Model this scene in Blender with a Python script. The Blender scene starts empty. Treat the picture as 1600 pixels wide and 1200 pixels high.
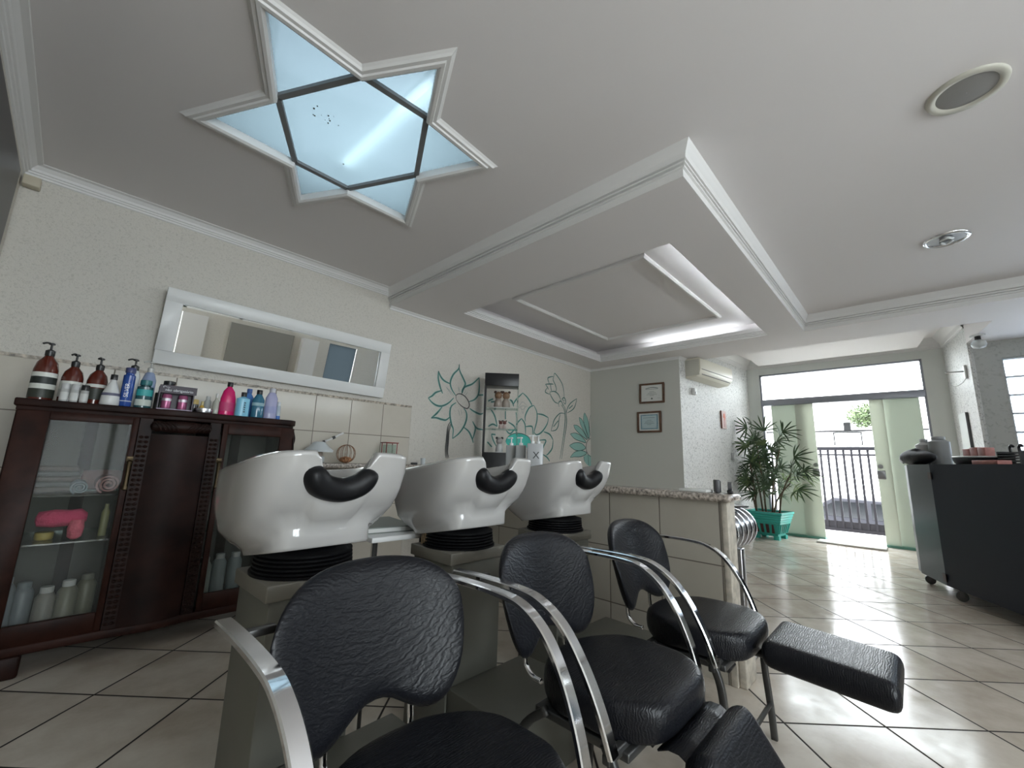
import bpy, bmesh, math, random
from mathutils import Vector, Matrix
from mathutils.geometry import tessellate_polygon
random.seed(7)
PI = math.pi
SC = bpy.context.scene
COL = SC.collection

# ---------------------------------------------------------------- camera
cam_d = bpy.data.cameras.new('camera'); cam = bpy.data.objects.new('camera', cam_d); COL.objects.link(cam)
YAW, PITCH, ROLL = 0.764306, 0.1829825, 0.03002074
fw = Vector((math.cos(YAW)*math.cos(PITCH), math.sin(YAW)*math.cos(PITCH), math.sin(PITCH)))
rt = Vector((math.sin(YAW), -math.cos(YAW), 0)); up = rt.cross(fw)
r2 = rt*math.cos(ROLL)+up*math.sin(ROLL); u2 = -rt*math.sin(ROLL)+up*math.cos(ROLL)
cam.matrix_world = Matrix(((r2.x, u2.x, -fw.x, 0), (r2.y, u2.y, -fw.y, 0), (r2.z, u2.z, -fw.z, 1.0), (0, 0, 0, 1)))
cam_d.sensor_width = 36; cam_d.lens = 649.066/1600*36; cam_d.clip_start = 0.02; cam_d.clip_end = 200
SC.camera = cam

# ---------------------------------------------------------------- world, daylight, exposure
w = bpy.data.worlds.new('sky'); SC.world = w; w.use_nodes = True
bg = w.node_tree.nodes['Background']; bg.inputs[0].default_value = (0.89, 0.94, 1.0, 1); bg.inputs[1].default_value = 11.0
SC.view_settings.view_transform = 'Standard'; SC.view_settings.look = 'None'
SC.view_settings.gamma = 1; SC.view_settings.exposure = 0.6; SC.view_settings.use_curve_mapping = False
def area(name, loc, direction, sx, sy, power, col=(0.9, 0.95, 1.0)):
    d = bpy.data.lights.new(name, 'AREA'); d.shape = 'RECTANGLE'; d.size = sx; d.size_y = sy; d.energy = power; d.color = col
    o = bpy.data.objects.new(name, d); COL.objects.link(o); o.location = loc
    o.rotation_euler = Vector(direction).to_track_quat('-Z', 'Y').to_euler(); return o
# light portals in the openings: they only guide the sky light through the door and windows
area('portal_door', (7.93, 0.75, 1.27), (-1, 0, 0), 2.0, 2.5, 1).data.cycles.is_portal = True
area('portal_added_window', (0.4, -2.98, 1.3), (0, 1, 0), 1.5, 2.0, 1).data.cycles.is_portal = True
area('portal_added_clerestory', (3.05, -2.98, 2.17), (0, 1, 0), 3.7, 0.45, 1).data.cycles.is_portal = True
area('portal_glass_blocks', (7.02, -1.42, 1.45), (-1, 0, 0), 1.2, 1.7, 1).data.cycles.is_portal = True
try:
    SC.cycles.max_bounces = 8; SC.cycles.diffuse_bounces = 5; SC.cycles.glossy_bounces = 4
    SC.cycles.transparent_max_bounces = 12; SC.cycles.sample_clamp_indirect = 6; SC.cycles.caustics_reflective = False; SC.cycles.caustics_refractive = False
    SC.cycles.use_denoising = True
except Exception: pass

# ---------------------------------------------------------------- materials
MATS = {}
def nodes(name):
    m = bpy.data.materials.new(name); m.use_nodes = True; nt = m.node_tree
    return m, nt, nt.nodes['Principled BSDF']
def mat(name, col, rough=0.5, metal=0.0, spec=None, bump=None, var=None, coat=0, trans=0, alpha=1, emis=None):
    if name in MATS: return MATS[name]
    m, nt, b = nodes(name)
    b.inputs['Base Color'].default_value = (*col, 1); b.inputs['Roughness'].default_value = rough; b.inputs['Metallic'].default_value = metal
    if spec is not None: b.inputs['Specular IOR Level'].default_value = spec
    if coat: b.inputs['Coat Weight'].default_value = coat; b.inputs['Coat Roughness'].default_value = 0.06
    if trans: b.inputs['Transmission Weight'].default_value = trans
    if alpha < 1: b.inputs['Alpha'].default_value = alpha
    if emis: b.inputs['Emission Color'].default_value = (*emis[0], 1); b.inputs['Emission Strength'].default_value = emis[1]
    tc = nt.nodes.new('ShaderNodeTexCoord')
    if var:   # (scale, amount): mottled colour
        n = nt.nodes.new('ShaderNodeTexNoise'); n.inputs['Scale'].default_value = var[0]; n.inputs['Detail'].default_value = 5
        nt.links.new(tc.outputs['Object'], n.inputs['Vector'])
        r = nt.nodes.new('ShaderNodeValToRGB'); k = var[1]
        r.color_ramp.elements[0].position = 0.3; r.color_ramp.elements[1].position = 0.7
        r.color_ramp.elements[0].color = (*[c*(1-k) for c in col], 1); r.color_ramp.elements[1].color = (*[min(1, c*(1+k)) for c in col], 1)
        nt.links.new(n.outputs['Fac'], r.inputs['Fac']); nt.links.new(r.outputs['Color'], b.inputs['Base Color'])
    if bump:  # (scale, strength, distance)
        n = nt.nodes.new('ShaderNodeTexNoise'); n.inputs['Scale'].default_value = bump[0]; n.inputs['Detail'].default_value = 4
        nt.links.new(tc.outputs['Object'], n.inputs['Vector'])
        bp = nt.nodes.new('ShaderNodeBump'); bp.inputs['Strength'].default_value = bump[1]; bp.inputs['Distance'].default_value = bump[2]
        nt.links.new(n.outputs['Fac'], bp.inputs['Height']); nt.links.new(bp.outputs['Normal'], b.inputs['Normal'])
    MATS[name] = m; return m
def math_node(nt, op, a, b=None):
    n = nt.nodes.new('ShaderNodeMath'); n.operation = op
    for i, v in enumerate((a, b)):
        if v is None: continue
        if isinstance(v, (int, float)): n.inputs[i].default_value = v
        else: nt.links.new(v, n.inputs[i])
    return n.outputs[0]
def tile_mat(name, eu, ev, col, col2, grout, width, rough, noise=3.0, gloss_noise=False, bumpd=0.002):
    """tiles whose joints lie where eu and ev (a,b,c,d: a*x+b*y+c*z+d in object metres) are whole numbers"""
    m, nt, b = nodes(name); L = nt.links
    tc = nt.nodes.new('ShaderNodeTexCoord')
    def coord(e):
        d = nt.nodes.new('ShaderNodeVectorMath'); d.operation = 'DOT_PRODUCT'; d.inputs[1].default_value = e[:3]
        L.new(tc.outputs['Object'], d.inputs[0]); return math_node(nt, 'ADD', d.outputs['Value'], e[3])
    u, v = coord(eu), coord(ev)
    def dist(x):
        f = math_node(nt, 'FRACT', math_node(nt, 'ADD', x, 100.5)); return math_node(nt, 'ABSOLUTE', math_node(nt, 'SUBTRACT', f, 0.5))
    dm = math_node(nt, 'MINIMUM', dist(u), dist(v))
    mk = nt.nodes.new('ShaderNodeMapRange'); mk.inputs['From Min'].default_value = width*0.7; mk.inputs['From Max'].default_value = width*1.3
    L.new(dm, mk.inputs['Value'])
    cv = nt.nodes.new('ShaderNodeCombineXYZ'); L.new(math_node(nt, 'FLOOR', math_node(nt, 'ADD', u, 100)), cv.inputs[0]); L.new(math_node(nt, 'FLOOR', math_node(nt, 'ADD', v, 100)), cv.inputs[1])
    wn = nt.nodes.new('ShaderNodeTexWhiteNoise'); L.new(cv.outputs[0], wn.inputs['Vector'])
    ad = nt.nodes.new('ShaderNodeVectorMath'); ad.operation = 'ADD'; L.new(tc.outputs['Object'], ad.inputs[0])
    sc = nt.nodes.new('ShaderNodeVectorMath'); sc.operation = 'SCALE'; sc.inputs['Scale'].default_value = 9; L.new(wn.outputs['Color'], sc.inputs[0]); L.new(sc.outputs[0], ad.inputs[1])
    no = nt.nodes.new('ShaderNodeTexNoise'); no.inputs['Scale'].default_value = noise; no.inputs['Detail'].default_value = 7; no.inputs['Roughness'].default_value = 0.62
    L.new(ad.outputs[0], no.inputs['Vector'])
    rp = nt.nodes.new('ShaderNodeValToRGB'); rp.color_ramp.elements[0].position = 0.36; rp.color_ramp.elements[1].position = 0.66
    rp.color_ramp.elements[0].color = (*col2, 1); rp.color_ramp.elements[1].color = (*col, 1); L.new(no.outputs['Fac'], rp.inputs['Fac'])
    mx = nt.nodes.new('ShaderNodeMix'); mx.data_type = 'RGBA'; mx.inputs[6].default_value = (*grout, 1)
    L.new(mk.outputs[0], mx.inputs[0]); L.new(rp.outputs['Color'], mx.inputs[7]); L.new(mx.outputs[2], b.inputs['Base Color'])
    rr = nt.nodes.new('ShaderNodeMapRange'); rr.inputs['To Min'].default_value = 0.8; rr.inputs['To Max'].default_value = rough
    L.new(mk.outputs[0], rr.inputs['Value'])
    if gloss_noise:
        n2 = nt.nodes.new('ShaderNodeTexNoise'); n2.inputs['Scale'].default_value = 14; n2.inputs['Detail'].default_value = 6; L.new(ad.outputs[0], n2.inputs['Vector'])
        q = nt.nodes.new('ShaderNodeMapRange'); q.inputs['From Min'].default_value = 0.4; q.inputs['From Max'].default_value = 0.75; q.inputs['To Min'].default_value = 0; q.inputs['To Max'].default_value = 0.10
        L.new(n2.outputs['Fac'], q.inputs['Value']); L.new(math_node(nt, 'ADD', rr.outputs[0], q.outputs[0]), b.inputs['Roughness'])
    else: L.new(rr.outputs[0], b.inputs['Roughness'])
    bp = nt.nodes.new('ShaderNodeBump'); bp.inputs['Strength'].default_value = 0.6; bp.inputs['Distance'].default_value = bumpd
    hs = math_node(nt, 'ADD', mk.outputs[0], math_node(nt, 'MULTIPLY', no.outputs['Fac'], 0.12 if gloss_noise else 0.05)); L.new(hs, bp.inputs['Height'])
    L.new(bp.outputs['Normal'], b.inputs['Normal']); b.inputs['Specular IOR Level'].default_value = 0.2; return m
def plaster(name, col, dark, scale=55, amt=0.5):
    m, nt, b = nodes(name); L = nt.links; tc = nt.nodes.new('ShaderNodeTexCoord')
    n = nt.nodes.new('ShaderNodeTexNoise'); n.inputs['Scale'].default_value = scale; n.inputs['Detail'].default_value = 6; n.inputs['Distortion'].default_value = 1.2
    L.new(tc.outputs['Object'], n.inputs['Vector'])
    r = nt.nodes.new('ShaderNodeValToRGB'); r.color_ramp.elements[0].position = 0.34; r.color_ramp.elements[1].position = 0.48
    r.color_ramp.elements[0].color = (*dark, 1); r.color_ramp.elements[1].color = (*col, 1)
    L.new(n.outputs['Fac'], r.inputs['Fac']); L.new(r.outputs['Color'], b.inputs['Base Color']); b.inputs['Roughness'].default_value = 0.55
    bp = nt.nodes.new('ShaderNodeBump'); bp.inputs['Strength'].default_value = amt; bp.inputs['Distance'].default_value = 0.006
    L.new(n.outputs['Fac'], bp.inputs['Height']); L.new(bp.outputs['Normal'], b.inputs['Normal']); return m
def leather_mat():
    m, nt, b = nodes('black_leather'); L = nt.links; tc = nt.nodes.new('ShaderNodeTexCoord')
    b.inputs['Base Color'].default_value = (0.007, 0.0075, 0.010, 1); b.inputs['Roughness'].default_value = 0.34; b.inputs['Specular IOR Level'].default_value = 0.24
    wv = nt.nodes.new('ShaderNodeTexWave'); wv.inputs['Scale'].default_value = 24; wv.inputs['Distortion'].default_value = 9; wv.inputs['Detail'].default_value = 3; wv.inputs['Detail Scale'].default_value = 1.2; wv.bands_direction = 'Y'
    mp = nt.nodes.new('ShaderNodeMapping'); mp.inputs['Scale'].default_value = (1.0, 2.2, 2.2); L.new(tc.outputs['Object'], mp.inputs['Vector'])
    L.new(mp.outputs[0], wv.inputs['Vector'])
    vo = nt.nodes.new('ShaderNodeTexVoronoi'); vo.feature = 'DISTANCE_TO_EDGE'; vo.inputs['Scale'].default_value = 75; L.new(mp.outputs[0], vo.inputs['Vector'])
    s = math_node(nt, 'ADD', math_node(nt, 'MULTIPLY', wv.outputs['Fac'], 0.8), math_node(nt, 'MULTIPLY', vo.outputs['Distance'], 0.9))
    bp = nt.nodes.new('ShaderNodeBump'); bp.inputs['Strength'].default_value = 0.42; bp.inputs['Distance'].default_value = 0.0012
    L.new(s, bp.inputs['Height']); L.new(bp.outputs['Normal'], b.inputs['Normal']); return m
def glass_mat(name, col=(1, 1, 1), gloss=0.1, tint=None, fres=0.6):
    m = bpy.data.materials.new(name); m.use_nodes = True; nt = m.node_tree; nt.nodes.clear()
    o = nt.nodes.new('ShaderNodeOutputMaterial'); t = nt.nodes.new('ShaderNodeBsdfTransparent'); t.inputs[0].default_value = (*col, 1)
    g = nt.nodes.new('ShaderNodeBsdfGlossy'); g.inputs['Roughness'].default_value = 0.03
    lw = nt.nodes.new('ShaderNodeLayerWeight'); lw.inputs[0].default_value = 0.25; mp = math_node(nt, 'ADD', math_node(nt, 'MULTIPLY', lw.outputs['Fresnel'], fres), gloss)
    x = nt.nodes.new('ShaderNodeMixShader'); nt.links.new(mp, x.inputs[0]); nt.links.new(t.outputs[0], x.inputs[1]); nt.links.new(g.outputs[0], x.inputs[2])
    if tint:   # a milky share
        d = nt.nodes.new('ShaderNodeBsdfDiffuse'); d.inputs[0].default_value = (*tint[0], 1); tr = nt.nodes.new('ShaderNodeBsdfTranslucent'); tr.inputs[0].default_value = (*tint[0], 1)
        a = nt.nodes.new('ShaderNodeMixShader'); a.inputs[0].default_value = tint[2]; nt.links.new(d.outputs[0], a.inputs[1]); nt.links.new(tr.outputs[0], a.inputs[2])
        y = nt.nodes.new('ShaderNodeMixShader'); y.inputs[0].default_value = tint[1]; nt.links.new(x.outputs[0], y.inputs[1]); nt.links.new(a.outputs[0], y.inputs[2]); x = y
    nt.links.new(x.outputs[0], o.inputs[0]); return m

M_ceil = mat('ceiling_paint', (0.72, 0.69, 0.685), 0.7, bump=(90, 0.08, 0.002))
M_trim = mat('trim_paint', (0.70, 0.69, 0.68), 0.55)
M_wall = plaster('grafiato_plaster', (0.60, 0.57, 0.515), (0.50, 0.475, 0.425), 80, 0.45)
M_wall2 = plaster('speckled_plaster', (0.68, 0.68, 0.66), (0.33, 0.33, 0.315), 48, 0.9)
M_plain = mat('smooth_wall_paint', (0.50, 0.50, 0.46), 0.6)
M_grey = plaster('grey_plaster', (0.50, 0.51, 0.49), (0.40, 0.41, 0.39), 20, 0.3)
M_floor = tile_mat('floor_tiles', (1.80068992, 1.66506613, 0, -5.65701135), (1.7129429, -1.80029445, 0, 4.20873086), (0.64, 0.585, 0.51), (0.46, 0.395, 0.325), (0.035, 0.03, 0.028), 0.011, 0.13, 3.2, True)
M_wtile = tile_mat('wall_tiles', (3.215, 0, 0, -4.401), (0, 0, 3.215, -3.845), (0.60, 0.56, 0.49), (0.54, 0.50, 0.43), (0.22, 0.19, 0.16), 0.010, 0.12, 1.5, False, 0.0015)
M_ptile = tile_mat('half_wall_tiles', (0, 3.22, 0, -2.355), (0, 0, 3.25, -2.70), (0.40, 0.37, 0.32), (0.36, 0.33, 0.28), (0.12, 0.10, 0.085), 0.009, 0.14, 1.5, False, 0.0015)
M_granite = mat('granite', (0.30, 0.26, 0.225), 0.2, var=(70, 0.75))
M_stone = mat('stone_trim', (0.42, 0.38, 0.32), 0.45, var=(25, 0.3))
M_leather = leather_mat()
M_chrome = mat('chrome', (0.82, 0.83, 0.85), 0.09, 1.0)
M_steel = mat('brushed_steel', (0.45, 0.45, 0.46), 0.28, 1.0)
M_dsteel = mat('dark_steel', (0.10, 0.10, 0.10), 0.35, 0.8)
M_black = mat('black_plastic', (0.012, 0.012, 0.014), 0.35)
M_rubber = mat('black_rubber', (0.005, 0.005, 0.006), 0.5, spec=0.15)
M_ceramic = mat('white_ceramic', (0.42, 0.41, 0.40), 0.12, coat=0.5)
M_wood = mat('dark_mahogany', (0.016, 0.0058, 0.0042), 0.5, spec=0.18, var=(9, 0.5))
M_wood2 = mat('mahogany_edge', (0.026, 0.0085, 0.0055), 0.5, spec=0.18, var=(12, 0.4))
M_brass = mat('brass', (0.10, 0.075, 0.045), 0.45, 1.0)
M_white = mat('white_paint', (0.74, 0.74, 0.73), 0.35)
M_base = mat('grey_laminate', (0.14, 0.14, 0.12), 0.42)
M_basel = mat('beige_laminate', (0.17, 0.16, 0.135), 0.45)
M_mirror = mat('mirror_glass', (0.90, 0.92, 0.91), 0.01, 1.0)
M_glass = glass_mat('clear_glass', (0.97, 0.99, 0.98), 0.04)
M_cabglass = glass_mat('dusty_cabinet_glass', (0.94, 0.95, 0.94), 0.0, ((0.22, 0.23, 0.21), 0.06, 0.0), 0.18)
M_shelfglass = glass_mat('shelf_glass', (0.80, 0.90, 0.87), 0.12)
M_green = glass_mat('green_frosted_glass', (0.6, 0.7, 0.6), 0.02, ((0.50, 0.53, 0.47), 0.96, 0.25))
M_cream = glass_mat('pale_frosted_glass', (0.6, 0.7, 0.6), 0.02, ((0.62, 0.64, 0.57), 0.96, 0.28))
M_sky = glass_mat('frosted_skylight_glass', (0.5, 0.6, 0.7), 0.02, ((0.034, 0.047, 0.052), 0.985, 1.0))
M_tube = mat('fluorescent_tube', (1, 1, 1), 0.5, emis=((0.92, 0.97, 1.0), 26.0))
M_cove = mat('cove_tube', (1, 1, 1), 0.5, emis=((0.86, 0.95, 1.0), 42.0))
M_cove2 = mat('cove_tube_dim', (1, 1, 1), 0.5, emis=((0.86, 0.95, 1.0), 5.5))
M_sheer = glass_mat('frosted_window', (0.5, 0.6, 0.7), 0.0, ((0.08, 0.09, 0.095), 0.99, 1.0))

# ---------------------------------------------------------------- mesh helpers
class MB:
    def __init__(s): s.v = []; s.f = []
    def add(s, vs, fs):
        o = len(s.v); s.v += [tuple(v) for v in vs]; s.f += [tuple(i+o for i in f) for f in fs]; return s
    def box(s, x0, x1, y0, y1, z0, z1):
        return s.add([(x, y, z) for z in (z0, z1) for x, y in ((x0, y0), (x1, y0), (x1, y1), (x0, y1))], [(3, 2, 1, 0), (4, 5, 6, 7), (0, 1, 5, 4), (1, 2, 6, 5), (2, 3, 7, 6), (3, 0, 4, 7)])
    def prism(s, poly, z0, z1):
        n = len(poly); a = sum(poly[i][0]*poly[(i+1) % n][1]-poly[(i+1) % n][0]*poly[i][1] for i in range(n))
        if a < 0: poly = poly[::-1]
        return s.add([(x, y, z0) for x, y in poly]+[(x, y, z1) for x, y in poly], [tuple(range(n))[::-1], tuple(range(n, 2*n))]+[(i, (i+1) % n, n+(i+1) % n, n+i) for i in range(n)])
    def lathe(s, prof, c=(0, 0, 0), n=24, axis='z', closed=True):
        vs = []
        for r, h in prof:
            for i in range(n):
                a = 2*PI*i/n; p = (r*math.cos(a), r*math.sin(a), h)
                if axis == 'x': p = (p[2], p[0], p[1])
                if axis == 'y': p = (p[0], p[2], -p[1])
                vs.append((p[0]+c[0], p[1]+c[1], p[2]+c[2]))
        m = len(prof); fs = [(k*n+i, k*n+(i+1) % n, (k+1)*n+(i+1) % n, (k+1)*n+i) for k in range(m-1) for i in range(n)]
        if closed: fs += [tuple(range(n))[::-1], tuple(range((m-1)*n, m*n))]
        return s.add(vs, fs)
    def sweep(s, path, prof, upv=(0, 0, 1), caps=True, scale=None):
        """prof: points (side, up) carried along path"""
        P = [Vector(p) for p in path]; n = len(prof); vs = []; u = Vector(upv)
        for i, p in enumerate(P):
            t = (P[min(i+1, len(P)-1)]-P[max(i-1, 0)]).normalized(); sd = t.cross(u)
            if sd.length < 1e-4: sd = Vector((1, 0, 0))
            sd.normalize(); uu = sd.cross(t).normalized(); k = scale[i] if scale else 1
            vs += [p+sd*a*k+uu*b*k for a, b in prof]
        m = len(P); fs = [(k*n+i, k*n+(i+1) % n, (k+1)*n+(i+1) % n, (k+1)*n+i) for k in range(m-1) for i in range(n)]
        if caps: fs += [tuple(range(n))[::-1], tuple(range((m-1)*n, m*n))]
        return s.add(vs, fs)
    def tube(s, path, r, n=10, upv=(0.13, 0.21, 0.97), scale=None): return s.sweep(path, [(r*math.cos(2*PI*i/n), r*math.sin(2*PI*i/n)) for i in range(n)], upv, True, scale)
    def grid(s, pts):
        m, n = len(pts), len(pts[0]); return s.add([p for r in pts for p in r], [(i*n+j, i*n+j+1, (i+1)*n+j+1, (i+1)*n+j) for i in range(m-1) for j in range(n-1)])
    def move(s, d, rz=0):
        c, q = math.cos(rz), math.sin(rz); s.v = [(x*c-y*q+d[0], x*q+y*c+d[1], z+d[2]) for x, y, z in s.v]; return s
def catmull(P, k=6, closed=False):
    P = [Vector(p) for p in P]; n = len(P); out = []
    for i in range(n if closed else n-1):
        g = (lambda j: P[j % n]) if closed else (lambda j: P[max(0, min(n-1, j))])
        a, b, c, d = g(i-1), g(i), g(i+1), g(i+2)
        for j in range(k):
            t = j/k; out.append(0.5*((2*b)+(c-a)*t+(2*a-5*b+4*c-d)*t*t+(3*b-a-3*c+d)*t**3))
    if not closed: out.append(P[-1])
    return out
def obj(name, mb, m, parent=None, smooth=False, bevel=0, loc=None, sub=0, seg=2):
    me = bpy.data.meshes.new(name); me.from_pydata([tuple(v) for v in mb.v], [], mb.f)
    bm = bmesh.new(); bm.from_mesh(me); bmesh.ops.remove_doubles(bm, verts=bm.verts, dist=1e-5); bmesh.ops.recalc_face_normals(bm, faces=bm.faces); bm.to_mesh(me); bm.free()
    me.materials.append(m); o = bpy.data.objects.new(name, me); COL.objects.link(o)
    if parent: o.parent = parent
    if loc: o.location = loc
    if bevel:
        b = o.modifiers.new('bevel', 'BEVEL'); b.width = bevel; b.segments = seg; b.limit_method = 'ANGLE'; b.angle_limit = 0.6
    if sub:
        q = o.modifiers.new('subdivision', 'SUBSURF'); q.levels = q.render_levels = sub
    if smooth or bevel:
        for p in me.polygons: p.use_smooth = True
        if not smooth or smooth == 'auto':
            bm = bmesh.new(); bm.from_mesh(me)
            for e in bm.edges:
                if len(e.link_faces) == 2 and e.calc_face_angle(0) > 0.7 and not bevel: e.smooth = False
            bm.to_mesh(me); bm.free()
    return o
def tag(o, label, cat, group=None, kind=None):
    o['label'] = label; o['category'] = cat
    if group: o['group'] = group
    if kind: o['kind'] = kind
    return o
def thing(name, label, cat, loc=(0, 0, 0), rz=0, group=None):
    o = bpy.data.objects.new(name, None); COL.objects.link(o); o.location = loc; o.rotation_euler = (0, 0, rz); o.empty_display_size = 0.1
    return tag(o, label, cat, group)
def struct(name, mb, m, parent=None, label=None, **k):
    o = obj(name, mb, m, parent, **k); o['kind'] = 'structure'
    if label: o['label'] = label
    return o
def text_mesh(s, size, m, name, parent=None, loc=(0, 0, 0), rot=(0, 0, 0), ex=0.0004):
    c = bpy.data.curves.new(name, 'FONT'); c.body = s; c.size = size; c.extrude = ex; c.align_x = 'CENTER'; c.align_y = 'CENTER'
    t = bpy.data.objects.new(name, c); COL.objects.link(t); bpy.context.view_layer.update()
    me = bpy.data.meshes.new_from_object(t.evaluated_get(bpy.context.evaluated_depsgraph_get())); bpy.data.objects.remove(t)
    me.materials.clear(); me.materials.append(m); o = bpy.data.objects.new(name, me); COL.objects.link(o); o.parent = parent; o.location = loc; o.rotation_euler = rot; return o
def flat_poly(outer, holes, z, mbx):
    loops = [[Vector((x, y, 0)) for x, y in outer]]+[[Vector((x, y, 0)) for x, y in h] for h in holes]
    tri = tessellate_polygon(loops); pts = [(p.x, p.y, z) for l in loops for p in l]; mbx.add(pts, [tuple(t) for t in tri])
def crown(path, prof, closed=False):
    """moulding: prof = (outward offset to the LEFT of the path, z); corners mitred"""
    n = len(path); P = [Vector(p) for p in path]; rings = []
    for i in range(n):
        a = P[i]-P[i-1] if (closed or i > 0) else P[1]-P[0]
        b = P[(i+1) % n]-P[i] if (closed or i < n-1) else P[-1]-P[-2]
        na = Vector((-a.y, a.x)).normalized(); nb = Vector((-b.y, b.x)).normalized(); m = (na+nb); m = m/max(0.3, m.dot(na)) if m.length > 1e-6 else na
        rings.append([(P[i].x+m.x*o, P[i].y+m.y*o, z) for o, z in prof])
    k = len(prof); fs = []; vs = [v for r in rings for v in r]
    for i in range(n if closed else n-1):
        j = (i+1) % n; fs += [(i*k+q, i*k+q+1, j*k+q+1, j*k+q) for q in range(k-1)]
    b = MB(); b.add(vs, fs); return b

# ================================================================ THE ROOM
YW, XC, ZC, ZS, XL, YR = 3.6, 5.56, 2.635, 2.47, -0.43, -2.9
b = MB(); b.box(XL-0.1, 9.0, YR-0.1, YW+0.1, -0.12, 0); floor = struct('floor', b, M_floor)
# wall behind the cabinet and the flowers, tiled up to a listello
b = MB(); b.box(XL-0.1, XC+0.1, YW, YW+0.12, 0, 2.9); wall_back = struct('wall_back', b, M_wall)
b = MB(); b.box(XL, 2.30, YW-0.012, YW, 0, 1.492); t = struct('wall_tiling', b, M_wtile, wall_back, 'glossy beige square tiles'); t.location = (0, 0, 0)
b = MB(); b.box(XL, 2.30, YW-0.016, YW, 1.492, 1.512); struct('listello', b, mat('listello_stone', (0.36, 0.31, 0.25), 0.4, var=(45, 0.7)), wall_back, 'thin speckled border strip')
b = MB(); b.box(XL-0.12, XL, YR-0.1, YW+0.1, 0, 2.9); struct('wall_left', b, M_wall)
b = MB(); b.prism([(XC, 2.18), (XC, YW+0.1), (XC+0.14, YW+0.1), (XC+0.14, 2.19)], 0, 2.9); struct('wall_certificates', b, M_plain)
# flared walls of the entrance
b = MB(); b.prism([(XC, 2.18), (7.97, 1.907), (7.97, 2.05), (XC+0.02, 2.32)], 0, 2.9); wall_ac = struct('wall_entrance_left', b, M_wall2)
b = MB(); b.prism([(7.97, -0.428), (6.87, -0.585), (6.87, -0.605), (7.0, -0.70), (7.97, -0.56)], 0, 2.9); wall_er = struct('wall_entrance_right', b, M_wall2)
b = MB(); b.box(7.85, 7.97, 1.74, 2.0, 0, 2.9); b.box(7.85, 7.97, -0.6, -0.23, 0, 2.9); b.box(7.85, 7.97, -0.23, 1.74, 2.545, 2.9); struct('wall_front', b, mat('door_wall_paint', (0.66, 0.68, 0.65), 0.6))
# grey wall with the glass blocks
b = MB(); b.box(6.9, 7.02, -0.825, -0.59, 0, 2.9); b.box(6.9, 7.02, -2.05, -0.825, 2.275, 2.9); b.box(6.9, 7.02, -2.05, -0.825, 0, 0.66); b.box(6.9, 7.02, YR-0.1, -2.05, 0, 2.9); struct('wall_grey', b, M_grey)
# right-hand wall with pilasters and windows added for more daylight, behind the photographer's right shoulder
b = MB()
b.box(XL-0.1, -0.3, YR-0.12, YR, 0, 2.9); b.box(-0.3, 1.15, YR-0.12, YR, 0, 0.3); b.box(-0.3, 1.15, YR-0.12, YR, 2.4, 2.9); b.box(1.15, 3.95, YR-0.12, YR, 0, 2.02)
b.box(3.95, 4.65, YR-0.12, YR, 0, 0.75); b.box(4.65, 4.95, YR-0.12, YR, 0, 2.02); b.box(3.95, 4.65, YR-0.12, YR, 1.95, 2.02); b.box(1.15, 4.95, YR-0.12, YR, 2.40, 2.9); b.box(4.95, 7.02, YR-0.12, YR, 0, 2.9)
struct('wall_right', b, M_wall)
b = MB(); b.box(1.15, 1.55, YR, YR+0.10, 0, 1.94); b.box(3.3, 3.65, YR, YR+0.16, 0, 1.94); struct('trim_5', b, M_trim, None, 'white pilasters on the wall opposite the mirror')
b = MB(); b.box(1.95, 3.15, YR, YR+0.03, 0, 1.94); struct('trim_6', b, mat('taupe_panel', (0.26, 0.25, 0.23), 0.6), None, 'taupe wall panel opposite the mirror')
b = MB()
for x in (-0.3, 0.4, 1.09): b.box(x, x+0.06, YR-0.09, YR-0.04, 0.3, 2.4)
b.box(-0.3, 1.15, YR-0.09, YR-0.04, 0.3, 0.35); b.box(-0.3, 1.15, YR-0.09, YR-0.04, 2.35, 2.4); win3 = struct('added_window_3', b, M_white)  # unseen window, added to bring daylight to the left of the room
b = MB(); b.box(-0.25, 1.1, YR-0.068, YR-0.062, 0.35, 2.35); struct('pane', b, M_glass, win3)
b = MB()
for x in (1.15, 2.08, 3.02, 3.96, 4.9): b.box(x, x+0.05, YR-0.09, YR-0.04, 2.02, 2.4)
b.box(1.15, 4.95, YR-0.09, YR-0.04, 2.02, 2.06); b.box(1.15, 4.95, YR-0.09, YR-0.04, 2.36, 2.4); win4 = struct('added_window_4', b, M_white)  # unseen high window strip, added to light the floor and walls
b = MB(); b.box(1.2, 4.9, YR-0.068, YR-0.062, 2.06, 2.36); struct('pane', b, M_glass, win4)
b = MB(); b.box(3.96, 4.64, YR-0.08, YR-0.06, 0.76, 1.95); struct('window_5', b, M_sheer, None, 'frosted window pane opposite the mirror')

# ---------------- ceiling with the star skylight
SCX, SCY, SR = 0.797, 1.983, 0.70
STAR = [(.826, 1.283), (.962, 1.557), (1.336, 1.585), (1.168, 1.955), (1.360, 2.386), (.955, 2.392), (.786, 2.698), (.640, 2.387), (.219, 2.375), (.424, 1.985), (.253, 1.570), (.640, 1.580)]
def star(R, r=None):
    k = R/SR; return [(SCX+(x-SCX)*k, SCY+(y-SCY)*k) for x, y in STAR]
b = MB()
outer = [(XL-0.1, YR-0.1), (5.28, YR-0.1), (5.28, 0.71), (1.97, 0.71), (1.97, YW+0.1), (XL-0.1, YW+0.1)]
flat_poly(outer, [star(SR)[::-1]], ZC, b); ceiling = struct('ceiling', b, M_ceil)
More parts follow.
